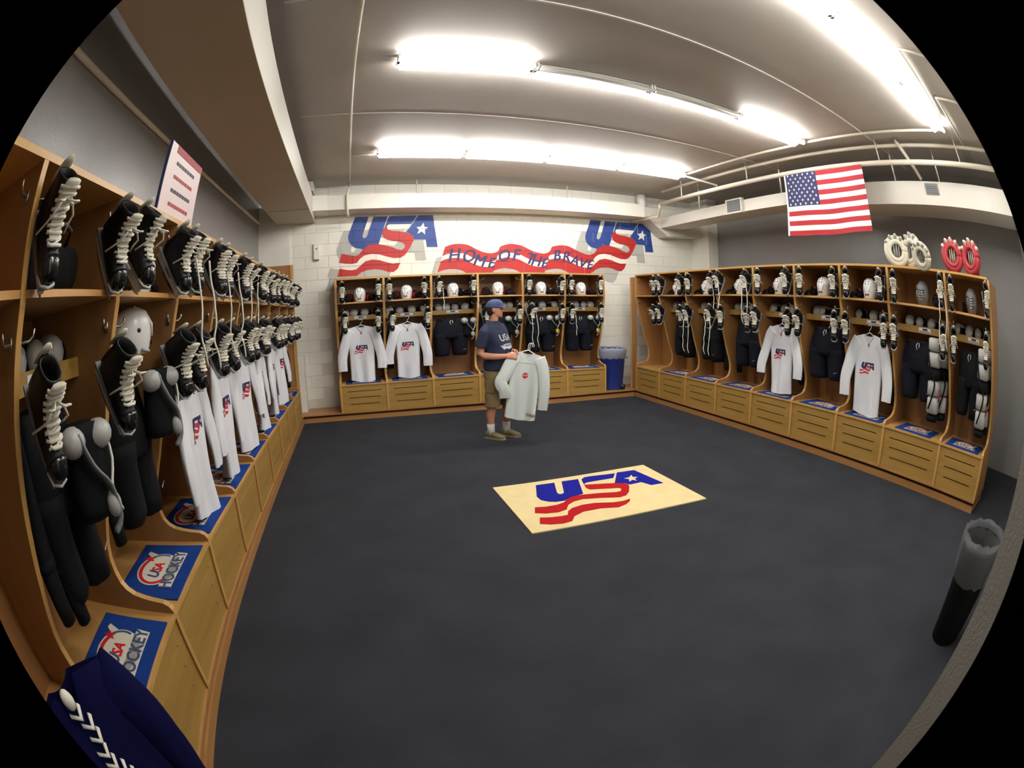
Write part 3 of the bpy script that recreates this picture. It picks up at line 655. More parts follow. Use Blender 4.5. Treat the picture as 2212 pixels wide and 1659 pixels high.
# emblem normalised from the mural
def nl(pl): return [((x-.98)/1.42, (z-2.82)/1.42) for x, z in pl]
EMB = [(nl(U), M_jblue, .0015, 'crest_letter_u'), (nl(S1), M_jblue, .0015, 'crest_letter_s'), (nl(A_), M_jblue, .0015, 'crest_letter_a'), (nl(R1), M_jred, .0022, 'crest_stripe'), (nl(Wp), M_jw, .0022, 'crest_white_stripe'), (nl(R2p), M_jred, .0022, 'crest_stripe'), (nl(STAR), M_jw, .0026, 'crest_star')]
def subpoly(bm, poly, fn, cut=.02, scale=1):
    t = BM(); vs_ = [t.verts.new((p[0]*scale, p[1]*scale, 0)) for p in poly]
    for q in tess(poly):
        try: t.faces.new([vs_[i] for i in q])
        except ValueError: pass
    for _ in range(2):
        es = [e for e in t.edges if e.calc_length() > cut]
        if es: bmesh.ops.subdivide_edges(t, edges=es, cuts=1); bmesh.ops.triangulate(t, faces=t.faces)
    mp = {v: bm.verts.new(fn(v.co.x, v.co.y)) for v in t.verts}
    for f in t.faces:
        try: bm.faces.new([mp[v] for v in f.verts])
        except ValueError: pass
    t.free()
def jersey_proto(seed, crest=True, dark=False, **k):
    P_ = Proto('hockey_jersey'); c = Cloth(seed=seed, **k); m = M_jersey
    b = BM(); c.sheet(b, True); c.sheet(b, False); bmesh.ops.remove_doubles(b, verts=b.verts, dist=.0005); P_.add('body', tomesh('body', b, m, True))
    r = random.Random(seed+50)
    for s in (-1, 1):
        o = r.uniform(0, .05); l = r.uniform(.60, .68); zsh = c.zt(c.sh, True)
        path = [(s*(c.sh-.05), .0, zsh-.035), (s*(c.sh+.015), -.01, zsh-.13), (s*(c.sh+.06+o*.4), -.02, zsh-.3), (s*(c.sh+.09+o*.8), -.04, zsh-.48), (s*(c.sh+.085+o), -.05, zsh-l)]
        b = BM(); sleeve(b, path, .088, .075, .034, seed); P_.add('sleeve', tomesh('sleeve', b, m, True))
    b = BM(); nw = .078
    fr = [c.pt(x, c.zt(x, True), True)+Vector((0, -.003, 0)) for x in [nw*(-1+2*i/12) for i in range(13)]]; tube(b, fr, .006, 6, flat=1.5)
    P_.add('collar', tomesh('collar', b, m, True))
    b = BM(); tube(b, [c.pt(x, c.zt(x, False), False) for x in [nw*(-1+2*i/8) for i in range(9)]], .006, 6); P_.add('neck_band', tomesh('neck_band', b, M_ink, True))
    if crest:
        for pl, m2, off, nm in EMB:
            b = BM(); subpoly(b, pl, lambda x, z: c.pt(x, -.37+z, True)-Vector((0, off+.002, 0)), .02, .185); P_.add(nm, tomesh(nm, b, m2))
        b = BM(); prism(b, [(-.012, -.10), (.012, -.10), (.012, -.125), (0, -.14), (-.012, -.125)], 0, .001, 'Y'); me = tomesh('neck_badge', b, M_jred)
        for v in me.vertices: v.co.y = c.pt(v.co.x, v.co.z).y-.004-(.001 if v.co.y > .0005 else 0)
        P_.add('neck_badge', me)
    P_.cloth = c; return P_
JER = [jersey_proto(3, sh=.21, hem=.20, L=.87), jersey_proto(8, sh=.20, hem=.185, L=.86, fold=.018), jersey_proto(12, sh=.205, hem=.19, L=.87, fold=.02)]
def hanger_proto(m, dz=0):
    P_ = Proto('coat_hanger')
    b = BM(); tube(b, [(-.19, 0, -.075), (-.02, 0, .012), (0, 0, .02), (.02, 0, .012), (.19, 0, -.075)], .006, 8); P_.add('hanger_arms', tomesh('hanger_arms', b, m, True))
    b = BM(); tube(b, [(0, 0, .015), (0, 0, .05), (.02, 0, .065), (.028, 0, .085), (.018, 0, .105), (-.004, 0, .107), (-.018, 0, .09)], .004, 6); P_.add('hanger_hook', tomesh('hanger_hook', b, m, True))
    return P_
HANG = hanger_proto(M_hanger)
def pants_proto(seed, w_=.26, L=.58, m=None):
    """padded hockey pants hung from the waist, z=0 at the waistband"""
    m = m or M_navy; P_ = Proto('hockey_pants'); r = random.Random(seed); ph = [r.uniform(0, 6) for _ in range(5)]
    b = BM(); rings = []
    for j in range(9):
        t = j/8; wd = w_*(.80+.2*math.sin(min(1, t*1.3)*PI/2)); dp = .075+.05*math.sin(t*PI*.7)
        rg_ = ring((.01*math.sin(5*t+ph[0]), 0, -L*.55*t), (wd, 0, 0), (0, dp, 0), 26, .8)
        rings.append([v+Vector((0, .008*math.sin(k*1.7+ph[1]+4*t), 0)) for k, v in enumerate(rg_)])
    loft(b, rings, cap1=True); P_.add('hip_shell', tomesh('hip_shell', b, m, True))
    for s in (-1, 1):
        b = BM(); rings = []; e_ = r.uniform(-.03, .03)
        for j in range(8):
            t = j/7; wd = w_*(.50-.07*t); cx = s*w_*(.50+.03*t)
            rg_ = ring((cx, .0, -L*(.42+.58*t)+(e_ if t == 1 else 0)), (wd, 0, 0), (0, .12-.02*t, 0), 18, .85)
            rings.append([v+Vector((.004*math.sin(k*2.3+ph[2]), .007*math.sin(k*1.3+ph[3]+5*t), 0)) for k, v in enumerate(rg_)])
        rings.append(ring((s*w_*.52, 0, -L*1.02), (w_*.36, 0, 0), (0, .08, 0), 18, .85))
        loft(b, rings); P_.add('leg', tomesh('leg', b, m, True))
    b = BM(); loft(b, [ring((0, 0, .0), (w_*.81, 0, 0), (0, .078, 0), 26, .8), ring((0, 0, -.045), (w_*.83, 0, 0), (0, .084, 0), 26, .8)]); P_.add('waistband', tomesh('waistband', b, M_blackn, True))
    b = BM(); tube(b, [(-.012, -.085, -.03), (-.03, -.10, -.06), (-.012, -.105, -.10)], .005, 5); tube(b, [(.012, -.085, -.03), (.02, -.10, -.05), (.014, -.105, -.08)], .005, 5); P_.add('waist_lace', tomesh('waist_lace', b, M_lace, True))
    b = BM(); prism(b, [(w_*.62, -L+.085), (w_*.66, -L+.075), (w_*.85, -L+.10), (w_*.66, -L+.083)], -.128, -.125, 'Y'); P_.add('swoosh_mark', tomesh('swoosh_mark', b, M_cap))
    return P_
PANTS = [pants_proto(1, .285, .60), pants_proto(2, .26, .62), pants_proto(5, .21, .62, M_blackn)]
def shoulder_proto(yel=False):
    P_ = Proto('shoulder_pads')
    b = BM(); rings = []
    for j in range(8):
        t = j/7; rings.append(ring((.02*math.sin(4*t), 0, -.30*t), (.075+.035*math.sin(t*3), 0, 0), (0, .06, 0), 14, .9))
    loft(b, rings); P_.add('chest_pad', tomesh('chest_pad', b, M_blackn, True))
    for s in (-1, 1):
        b = BM(); ball(b, (s*.07, -.03, -.045), .06, .055, .05, 12, 8); P_.add('shoulder_cap', tomesh('shoulder_cap', b, M_cap, True))
    b = BM(); tube(b, catmull([(-.06, -.065, -.02), (-.02, -.085, -.12), (.05, -.08, -.20), (.07, -.07, -.31), (.03, -.06, -.36)], 3), .008, 6, flat=2); P_.add('strap', tomesh('strap', b, M_padgrey, True))
    b = BM(); tube(b, catmull([(.09, -.05, -.03), (.10, -.06, -.13), (.06, -.075, -.22), (.10, -.06, -.30)], 3), .006, 6); P_.add('edge_piping', tomesh('edge_piping', b, M_lace, True))
    b = BM(); ball(b, (.06, -.06, -.27), .035, .03, .045, 10, 7); P_.add('bicep_guard', tomesh('bicep_guard', b, M_yellow if yel else M_cap, True))
    return P_
SHP, SHPY = shoulder_proto(), shoulder_proto(True)
def sock_proto(L=.62, seed=0):
    P_ = Proto('hockey_sock'); b = BM(); r = random.Random(seed); rings = []
    for j in range(9):
        t = j/8; rings.append(ring((.012*math.sin(5*t+seed), 0, -L*t), (.035+.022*math.sin(t*2.6), 0, 0), (0, .03, 0), 10, .9))
    loft(b, rings); P_.add('leg_tube', tomesh('leg_tube', b, M_blackn, True))
    b = BM(); loft(b, [ring((.012*math.sin(seed+3.2), 0, -L*.64), (.060, 0, 0), (0, .034, 0), 10, .9), ring((.012*math.sin(seed+3.5), 0, -L*.70), (.060, 0, 0), (0, .034, 0), 10, .9)]); P_.add('stripe', tomesh('stripe', b, M_navy, True))
    return P_
SOCK = [sock_proto(.62, 0), sock_proto(.72, 2)]
def goalie_pad_proto():
    P_ = Proto('goalie_leg_pad'); zs = [0, -.14, -.30, -.42, -.58, -.76, -.84]
    for k in range(6):
        b = BM(); a, c = zs[k], zs[k+1]; wd = (.085, .095, .10, .095, .09, .085)[k]
        loft(b, [ring((0, .01*k, a-.004), (wd*.8, 0, 0), (0, .055, 0), 14, .75), ring((0, .01*k-.005, a-.02), (wd, 0, 0), (0, .075, 0), 14, .75), ring((0, .01*k-.005, c+.02), (wd, 0, 0), (0, .075, 0), 14, .75), ring((0, .01*k, c+.004), (wd*.8, 0, 0), (0, .055, 0), 14, .75)])
        P_.add('pad_roll', tomesh('pad_roll', b, (M_cap, M_cap, M_blackn, M_cap, M_cap, M_blackn)[k], True))
    b = BM(); tube(b, catmull([(-.09, -.05, -.10), (-.04, -.085, -.30), (.05, -.085, -.45), (-.03, -.08, -.70)], 4), .012, 6); P_.add('contrast_stripe', tomesh('contrast_stripe', b, M_blackn, True))
    b = BM(); tube(b, [(.095, 0, -.50), (.12, -.02, -.56), (.095, 0, -.62)], .008, 6); P_.add('buckle_strap', tomesh('buckle_strap', b, M_gred, True))
    return P_
GPAD = goalie_pad_proto()
def catch_proto(m1, m2):
    P_ = Proto('goalie_glove')
    b = BM()
    for k, (rr_, z) in enumerate(((.10, .0), (.12, .03), (.09, .06))):
        tube(b, catmull([(rr_*math.cos(a), rr_*.45*math.sin(a*1.0)*.4-.02*k, .14+rr_*math.sin(a)) for a in [2*PI*i/12 for i in range(13)]], 2), .036 if k == 1 else .026, 8)
        b2 = b
    P_.add('pocket_rim', tomesh('pocket_rim', b, m1, True))
    b = BM(); loft(b, [ring((0, .03, .14), (.10, 0, 0), (0, 0, .10), 16), ring((0, .07, .14), (.07, 0, 0), (0, 0, .07), 16)]); P_.add('palm', tomesh('palm', b, m2, True))
    b = BM(); loft(b, [ring((0, 0, .0), (.085, 0, 0), (0, .05, 0), 14, .7), ring((0, .01, .07), (.095, 0, 0), (0, .055, 0), 14, .7)]); P_.add('cuff', tomesh('cuff', b, m1, True))
    for k in range(5):
        a = R(150-30*k); b = BM(); tube(b, [(.10*math.cos(a), -.01, .14+.10*math.sin(a)), (.145*math.cos(a), -.03, .15+.14*math.sin(a)), (.15*math.cos(a), -.05, .14+.155*math.sin(a))], [.024, .022, .012], 8); P_.add('finger', tomesh('finger', b, m2, True))
    b = BM()
    for s in (-1, 0, 1): tube(b, [(s*.035, -.025, .06), (s*.03, -.03, .15), (s*.035, -.02, .23)], .006, 5)
    P_.add('webbing', tomesh('webbing', b, m2, True))
    return P_
CATW = catch_proto(M_felt, M_cap); CATR = catch_proto(M_gred, M_felt)
def mask_proto():
    P_ = Proto('goalie_mask')
    b = BM(); loft(b, [ring((0, 0, .0), (.07, 0, 0), (0, .08, 0), 16), ring((0, 0, .10), (.10, 0, 0), (0, .12, 0), 16), ring((0, .01, .20), (.09, 0, 0), (0, .11, 0), 16), ring((0, .02, .255), (.04, 0, 0), (0, .05, 0), 16)]); P_.add('mask_shell', tomesh('mask_shell', b, M_padgrey, True))
    b = BM()
    for k in range(5): tube(b, [(-.07, -.085, .06+.025*k), (0, -.135, .06+.025*k), (.07, -.085, .06+.025*k)], .004, 5)
    for x in (-.04, 0, .04): tube(b, [(x, -.11, .05), (x, -.128, .11), (x, -.115, .17)], .004, 5)
    P_.add('cage', tomesh('cage', b, M_steel, True)); return P_
MASK = mask_proto()
def bag_proto():
    P_ = Proto('gear_bag')
    b = BM(); loft(b, [ring((x, 0, .10), (0, .12*f, 0), (0, 0, .10*f), 16, .8) for x, f in ((-.20, .6), (-.19, .92), (-.1, 1), (.0, .96), (.1, 1), (.19, .92), (.2, .6))]); P_.add('bag_body', tomesh('bag_body', b, M_blackn, True))
    b = BM(); tube(b, [(-.08, -.1, .17), (-.07, -.13, .21), (0, -.14, .225), (.07, -.13, .21), (.08, -.1, .17)], .009, 6); P_.add('bag_handle', tomesh('bag_handle', b, M_dark, True)); return P_
BAG = bag_proto()

# ------------------------------------------------------------------ placing the gear
CNT = {'sk': 0}
def place_skates(row, i, slots, longs={}):
    M, w_ = frame(row, i)
    for s in slots:
        up = s[0] == 'u'; left = s[1] == 'l'
        x = .092 if left else w_-.092; z = 2.20 if up else 1.715
        rz = random.uniform(-.22, .22) + (.08 if left else -.08) + {'B': 0, 'R': .38, 'L': -.40}[row]
        k = CNT['sk']; CNT['sk'] += 1
        P_ = SKL[longs[s]] if s in longs else SK[k % 3]
        P_.spawn(M @ T(x, .01, z) @ RZ(rz) @ RX(random.uniform(-.08, .08)), f'black skate, {"upper" if up else "lower"} {"left" if left else "right"} hook, {where(row, i)}', 'skate', 'skates hanging in the '+ROWN[row])
ALL = ('ul', 'ur', 'll', 'lr')
def up_shelf(row, i, helmet=True, red=True, hx=0, gl=True):
    M, w_ = frame(row, i)
    if helmet: HELM.spawn(M @ T(w_/2+hx, .17, 1.86) @ RZ(random.uniform(-.35, .35)), 'white hockey helmet, upper shelf, '+where(row, i), 'helmet', 'white helmets on the upper shelves')
    if gl:
        G = GLR if red else GLB; c_ = 'red-trimmed' if red else 'black'
        for s, n in ((-1, 'left'), (1, 'right')):
            G.spawn(M @ T(w_/2+s*.185, .20+random.uniform(0, .05), 1.86) @ RZ(s*random.uniform(.1, .7)), f'{c_} hockey glove {n} of the helmet, {where(row, i)}', 'glove', 'gloves on the upper shelves')
def low_shelf(row, i, n=4, kind=0):
    M, w_ = frame(row, i); nm = ['far left', 'centre left', 'centre right', 'far right']
    for k in range(n):
        x = w_*(.15+.70*k/max(1, n-1)) + random.uniform(-.012, .012)
        sh = (k+kind+i) % 3 != 0; P_ = SHIN if sh else ELB
        P_.spawn(M @ T(x, .40, 1.598) @ RZ(random.uniform(-.5, .5)) @ Matrix.Scale(1.32, 4), f'{"white-capped shin guard" if sh else "white-capped elbow pad"}, {nm[k]} on lower shelf, {where(row, i)}', 'pad', 'protective pads on the lower shelves')
def jersey(row, i, k, x=.38, rz=0, y=.16, z=1.475):
    M, w_ = frame(row, i); J_ = M @ T(x, y, z) @ RZ(rz)
    HANG.spawn(J_ @ T(0, 0, 0), 'white hanger holding the jersey, '+where(row, i), 'hanger', 'hangers in the lockers')
    JER[k].spawn(J_, 'white jersey with USA crest on hanger, '+where(row, i), 'jersey', 'white jerseys on hangers')
def pants(row, i, k=0, x=.36, rz=0, z=1.50, y=.22, desc='navy padded hockey pants hanging'):
    M, w_ = frame(row, i); PANTS[k].spawn(M @ T(x, y, z) @ RZ(rz), f'{desc}, {where(row, i)}', 'pants', 'hockey pants hanging in the lockers')
def pads(row, i, x=.60, y=.14, z=1.50, yel=False, rz=0):
    M, w_ = frame(row, i); (SHPY if yel else SHP).spawn(M @ T(x, y, z) @ RZ(rz), ('black shoulder pads with yellow guard, ' if yel else 'black and white shoulder pads, ')+where(row, i), 'shoulder pads', 'shoulder pads hanging in the lockers')
def sock(row, i, x, k=0, side='left', z=1.46, y=.30):
    M, w_ = frame(row, i); SOCK[k].spawn(M @ T(x, y, z), f'black hockey sock hanging at {side} side, {where(row, i)}', 'sock', 'dark socks hanging in the lockers')
# back row
place_skates('B', 0, ALL); place_skates('B', 1, ALL); place_skates('B', 2, ('ul', 'ur'), {'ul': 0, 'ur': 0}); place_skates('B', 3, ('ll', 'lr'))
place_skates('B', 4, ALL, {'ll': 1}); place_skates('B', 5, ALL, {'ll': 0, 'lr': 0})
for i in range(6): up_shelf('B', i, red=i in (0, 1, 3, 5)); low_shelf('B', i, 4, i)
jersey('B', 0, 0); jersey('B', 1, 1, rz=-.12)
sock('B', 0, .085, 1); sock('B', 0, .69, 0, 'right'); sock('B', 1, .09, 1); sock('B', 1, .68, 1, 'right')
pants('B', 2, 0, .34); pants('B', 4, 1, .36); pants('B', 5, 1, .34); pants('B', 3, 0, .30)
pads('B', 2, .62); pads('B', 3, .60); pads('B', 4, .57, yel=True); pads('B', 5, .60, yel=True)
# right row
for i in range(1, 9): place_skates('R', i, ALL, {2: {'ur': 0, 'lr': 1, 'll': 1}, 3: {'ur': 1, 'ul': 0}, 7: {'ur': 1}}.get(i, {}))
place_skates('R', 0, ('ur', 'lr'))
for i in range(1, 7): up_shelf('R', i, red=i not in (3,)); low_shelf('R', i, 4, i)
pants('R', 1, 2, .46); pants('R', 2, 2, .42); pants('R', 3, 1, .50); jersey('R', 4, 2, .40); pants('R', 5, 0, .42); jersey('R', 6, 0, .36, rz=.08)
sock('R', 2, .66, 1, 'right'); sock('R', 3, .18, 1); sock('R', 4, .66, 1, 'right'); sock('R', 6, .68, 1, 'right')
pants('R', 7, 0, .40, z=1.50); pants('R', 8, 2, .34, z=1.50)
for i, xs in ((7, (.70, .83)), (8, (.60, .69))):
    M, w_ = frame('R', i)
    for k, x in enumerate(xs): GPAD.spawn(M @ T(x-.06*k, .06+.2*k, 1.56) @ RZ(.3*k), f'white goalie leg pad, {"front" if k == 0 else "rear"} one, {where("R", i)}', 'leg pad', 'goalie leg pads')
    MASK.spawn(M @ T(w_*.5, .2, 1.86), 'grey goalie mask with cage, '+where('R', i), 'mask')
    low_shelf('R', i, 4, i)
M, w_ = frame('R', 7); GLB.spawn(M @ T(.70, .22, 1.86) @ RZ(.4), 'black glove right of the goalie mask, '+where('R', 7), 'glove')
M, w_ = frame('R', 8); BAG.spawn(M @ T(.30, .34, 1.86) @ Matrix.Scale(.6, 4), 'small black bag behind the goalie mask, '+where('R', 8), 'bag')
M, w_ = frame('R', 7)
CATW.spawn(M @ T(.14, .10, 2.24) @ RZ(.5) @ Matrix.Scale(1.15, 4), 'cream goalie glove, nearest the flag on top of the lockers', 'goalie glove')
CATW.spawn(M @ T(.36, .22, 2.24) @ RZ(-.4) @ Matrix.Scale(1.3, 4), 'cream goalie glove standing tallest on top of the flag-row lockers', 'goalie glove')
CATW.spawn(M @ T(.60, .06, 2.24) @ RX(.5) @ RZ(-.1), 'cream goalie glove leaning forward over the edge of the flag-row lockers', 'goalie glove')
M, w_ = frame('R', 8)
CATR.spawn(M @ T(.16, .08, 2.24) @ RZ(.2) @ Matrix.Scale(1.15, 4), 'red and cream goalie glove, beside the cream gloves on the last flag-row locker', 'goalie glove')
CATR.spawn(M @ T(.50, .08, 2.24) @ RZ(-.3) @ Matrix.Scale(1.2, 4), 'red and cream goalie glove, at the outer end of the last flag-row locker', 'goalie glove')
# left row
for i in range(0, 9): place_skates('L', i, ALL if i != 7 else ('ul', 'ur', 'lr'), {4: {'ul': 1}, 5: {'ul': 1}, 6: {'ul': 1}}.get(i, {}))
for i in range(0, 8): up_shelf('L', i, red=i in (1, 4, 6, 7), hx=.14 if i == 7 else .02)
for i in range(0, 9): low_shelf('L', i, 4 if i not in (7,) else 2, i)
for i, k in ((2, 1), (3, 0), (4, 2), (5, 1), (6, 0), (1, 2)): jersey('L', i, k, x=.38, y=.10, rz=(-.06, .05, .1, -.08, .02, .05)[i-1])
M, w_ = frame('L', 7); HELM.spawn(M @ T(.50, .17, 1.598) @ RZ(.9) @ Matrix.Scale(.92, 4), 'white hockey helmet on lower shelf, '+where('L', 7), 'helmet')
BAG.spawn(frame('L', 8)[0] @ T(.36, .22, 1.86), 'black gear bag on upper shelf, '+where('L', 8), 'bag')
pants('L', 7, 2, .38, z=1.50, y=.24, desc='black padded hockey pants hanging'); sock('L', 7, .12, 0, z=1.46, y=.24); pads('L', 7, .50, y=.05, z=1.52, rz=-.3)
pants('L', 8, 2, .36, z=1.52, y=.24, desc='black padded hockey pants hanging'); sock('L', 8, .10, 0, z=1.5, y=.20); sock('L', 8, .22, 0, 'middle left', z=1.44, y=.20); pads('L', 8, .40, y=.03, z=1.45, rz=-.4)
pants('L', 0, 2, .5, z=1.3)
# ------------------------------------------------------------------ remaining things
def remesh(bm, vox, sm=2, name='m', m=None):
    me = bpy.data.meshes.new('tmp'); bmesh.ops.recalc_face_normals(bm, faces=bm.faces); bm.to_mesh(me); bm.free()
    o = bpy.data.objects.new('tmp', me); COL.objects.link(o)
    a = o.modifiers.new('r', 'REMESH'); a.mode = 'VOXEL'; a.voxel_size = vox; a.use_smooth_shade = True
    if sm: c = o.modifiers.new('s', 'SMOOTH'); c.iterations = sm; c.factor = .6
    r = bpy.data.meshes.new_from_object(o.evaluated_get(bpy.context.evaluated_depsgraph_get()))
    bpy.data.objects.remove(o); r.name = name
    if m: r.materials.clear(); r.materials.append(m)
    for p in r.polygons: p.use_smooth = True
    return r
# flag ------------------------------------------------------------------
M_fred = mat('flag_red', (158, 32, 42), .8); M_fwhite = mat('flag_white', (232, 226, 222), .8); M_fblue = mat('flag_blue', (40, 44, 84), .8)
FW, FH = 1.50, .87
def fl(u, v, off=0):   # u along the fly, v down from the pipe
    n = .022*math.sin(7*u+1.5*v)*(.3+v)+.012*math.sin(15*u-4*v)*v+.02*max(0, u-.8)*v
    return Vector((u*FW, -n-off, -v*FH-.015*math.sin(3.1*u)+.02*u*v))
FM = T(5.655, -3.46, 3.535) @ RZ(-PI/2)
e = empty('flag', FM, 'stars and stripes flag hanging from the pipe above the right row', 'flag')
def patch(bm, u0, u1, v0, v1, off=0, nu=24, nv=2):
    g = [[bm.verts.new(fl(u0+(u1-u0)*i/nu, v0+(v1-v0)*j/nv, off)) for i in range(nu+1)] for j in range(nv+1)]
    for j in range(nv):
        for i in range(nu): bm.faces.new((g[j][i], g[j][i+1], g[j+1][i+1], g[j+1][i]))
    return bm
for k in range(13):
    u0 = .40 if k < 7 else 0
    obj('stripe', patch(BM(), u0, 1, k/13, (k+1)/13), M_fred if k % 2 == 0 else M_fwhite, e, True)
obj('canton', patch(BM(), 0, .40, 0, 7/13, 0, 12, 8), M_fblue, e, True)
obj('header_band', patch(BM(), -.02, 0, 0, 1, 0, 1, 12), M_fwhite, e, True)
for r in range(9):
    for c in range(6 if r % 2 == 0 else 5):
        cu = .40*(.5+c+(0 if r % 2 == 0 else .5))/6; cv = 7/13*(r+.5+.05)/9.1; b = BM()
        pts = []
        for k in range(10):
            rad = .0215 if k % 2 == 0 else .009; a = PI/2+k*PI/5; pts.append((cu+rad*math.cos(a)/FW, cv-rad*math.sin(a)/FH))
        flat(b, pts, lambda u, v: fl(u, v, .002)); obj('star', b, M_fwhite, e)
# schedule board on the left lockers -----------------------------------
e = empty('sign_board', T(-.665, -5.84, 2.241) @ RZ(PI/2) @ RX(R(7)), 'white notice board with red header leaning on top of the left lockers', 'sign')
obj('board', BX(0, .60, 0, .012, 0, .36), mat('board_white', (226, 206, 204), .5), e)
obj('header_band', BX(.10, .60, -.002, 0, .322, .36), M_gred, e)
for k, m in enumerate((M_ink, M_gred, M_ink, M_gred)):
    for q in range(7): obj('printed_line', BX(.14+.05*q, .182+.05*q, -.0015, 0, .265-.07*k, .283-.07*k), m, e)
obj('edge_trim', BX(-.008, 0, -.003, .014, 0, .36), mat('trim_blue', (30, 50, 90), .5), e)
# wall alarm box ----------------------------------------------------------
thing('alarm_box', 'small beige wall alarm box left of the painted emblem', 'alarm', [('box_shell', BX(-.045, .045, -.05, 0, 0, .26), M_cream), ('sensor_dot', BX(-.008, .012, -.053, -.05, .165, .185), M_dark), ('box_base', BX(-.045, .04, -.045, 0, -.02, 0), M_padgrey)], M=T(-.325, YB, 2.63))
# recycling bin -------------------------------------------------------------
M_bin = mat('bin_blue', (36, 52, 128), .45); M_bag = mat('liner_bag', (190, 196, 206), .35, alpha=.5)
e = empty('trash_can', T(4.84, .27, .13), 'blue wheeled trash can with clear liner right of the back row', 'trash can')
b = BM(); loft(b, [ring((0, 0, z), (r, 0, 0), (0, r, 0), 28) for z, r in ((0, .20), (.02, .205), (.70, .262), (.71, .275), (.75, .278), (.75, .262), (.70, .25))], cap1=False); obj('can_body', b, M_bin, e, True)
b = BM(); rr_ = random.Random(4); loft(b, [[v+Vector((rr_.uniform(-.004, .004), rr_.uniform(-.004, .004), rr_.uniform(-.012, .012))) for v in ring((0, 0, z), (r, 0, 0), (0, r, 0), 36)] for z, r in ((.58, .262), (.63, .283), (.70, .290), (.755, .289), (.77, .272), (.72, .255), (.60, .235))], cap0=False, cap1=False); obj('liner', b, M_bag, e, True)
for s in (-1, 1): b = BM(); tube(b, [(s*.25, -.06, .58), (s*.30, -.06, .57), (s*.30, .06, .57), (s*.25, .06, .58)], .012, 6); obj('handle', b, M_bin, e, True)
b = BM(); tube(b, [(.10, -.20, .055), (.15, -.18, .055)], .055, 14); obj('wheel', b, M_dark, e, True)
b = BM(); tube(b, [(-.15, .18, .055), (-.10, .20, .055)], .055, 14); obj('wheel', b, M_dark, e, True)
# black can at the right edge --------------------------------------------------
e = empty('trash_can', T(3.06, -7.70, 0), 'black trash can with crumpled clear liner at the right edge by the entrance', 'trash can')
b = BM(); loft(b, [ring((0, 0, z), (r, 0, 0), (0, r, 0), 24) for z, r in ((0, .15), (.60, .205), (.61, .212), (.63, .212), (.63, .198))], cap1=False); obj('can_body', b, M_blackn, e, True)
b = BM(); loft(b, [[v+Vector((rr_.uniform(-.006, .006), rr_.uniform(-.006, .006), rr_.uniform(-.012, .012))) for v in ring((0, 0, z), (r, 0, 0), (0, r, 0), 30)] for z, r in ((.42, .210), (.50, .222), (.60, .226), (.68, .214), (.65, .20), (.5, .18))], cap0=False, cap1=False); obj('liner', b, mat('clear_liner', (150, 152, 156), .3, alpha=.22), e, True)
# blue jersey draped over the nearest left bench -------------------------------
M_royal = mat('royal_blue_cloth', (8, 10, 52), .95, spec=.1, bump=.3, bscale=20)
e = empty('blue_jersey', T(-.58, -7.46, 1.02) @ RZ(PI/2-.25), 'royal blue laced jersey hanging over the nearest left bench', 'jersey')
cj = Cloth(sh=.24, L=.74, hem=.30, seed=21, fold=.03, depth=.06)
b = BM(); cj.sheet(b, True); cj.sheet(b, False); obj('body', b, M_royal, e, True)
for s in (-1, 1):
    b = BM(); sleeve(b, [(s*.20, 0, -.08), (s*.27, -.03, -.22), (s*.29, -.05, -.42), (s*.27, -.06, -.62)], .095, .08, .04, 5); obj('sleeve', b, M_royal, e, True)
b = BM()
for k in range(16):
    z = -.06-.042*k; x = -.03+.02*math.sin(k*1.3); p = cj.pt(x, z)
    tube(b, [(x-.035, p.y-.012, z+.01), (x, p.y-.03, z-.008), (x+.035, p.y-.012, z+.012)], .008, 5)
obj('front_lacing', b, M_lace, e, True)
b = BM(); tube(b, [cj.pt(-.03, -.70)+Vector((0, -.03, 0)), cj.pt(.0, -.70)+Vector((.03, -.05, -.07)), cj.pt(.0, -.72)+Vector((.07, -.05, -.10))], .006, 5); obj('lace_end', b, M_lace, e, True)
b = BM(); ball(b, (-.03, -.05, -.01), .028, .02, .03, 10, 8); obj('collar_knot', b, M_lace, e, True)

# ------------------------------------------------------------------ the man
M_skin = mat('skin', (196, 140, 112), .5, spec=.3); M_tee = mat('tshirt_navy', (27, 35, 62), .85, bump=.3, bscale=14); M_khaki = mat('shorts_khaki', (126, 108, 74), .85, bump=.3, bscale=18)
M_capb = mat('cap_denim_blue', (70, 80, 122), .85, noise=.12, nscale=40); M_hair = mat('hair_brown', (38, 26, 20), .7, bump=.6, bscale=150); M_shoe = mat('shoe_olive', (110, 104, 72), .7, noise=.1, nscale=30)
pm = empty('person', T(2.05, -1.75, 0) @ RZ(R(-46)), 'man in blue cap, navy USA t-shirt and khaki shorts holding up a white jersey', 'person')
HR = RZ(R(27))
def hv(x, y, z): return HR @ Vector((x, y, z))
b = BM()
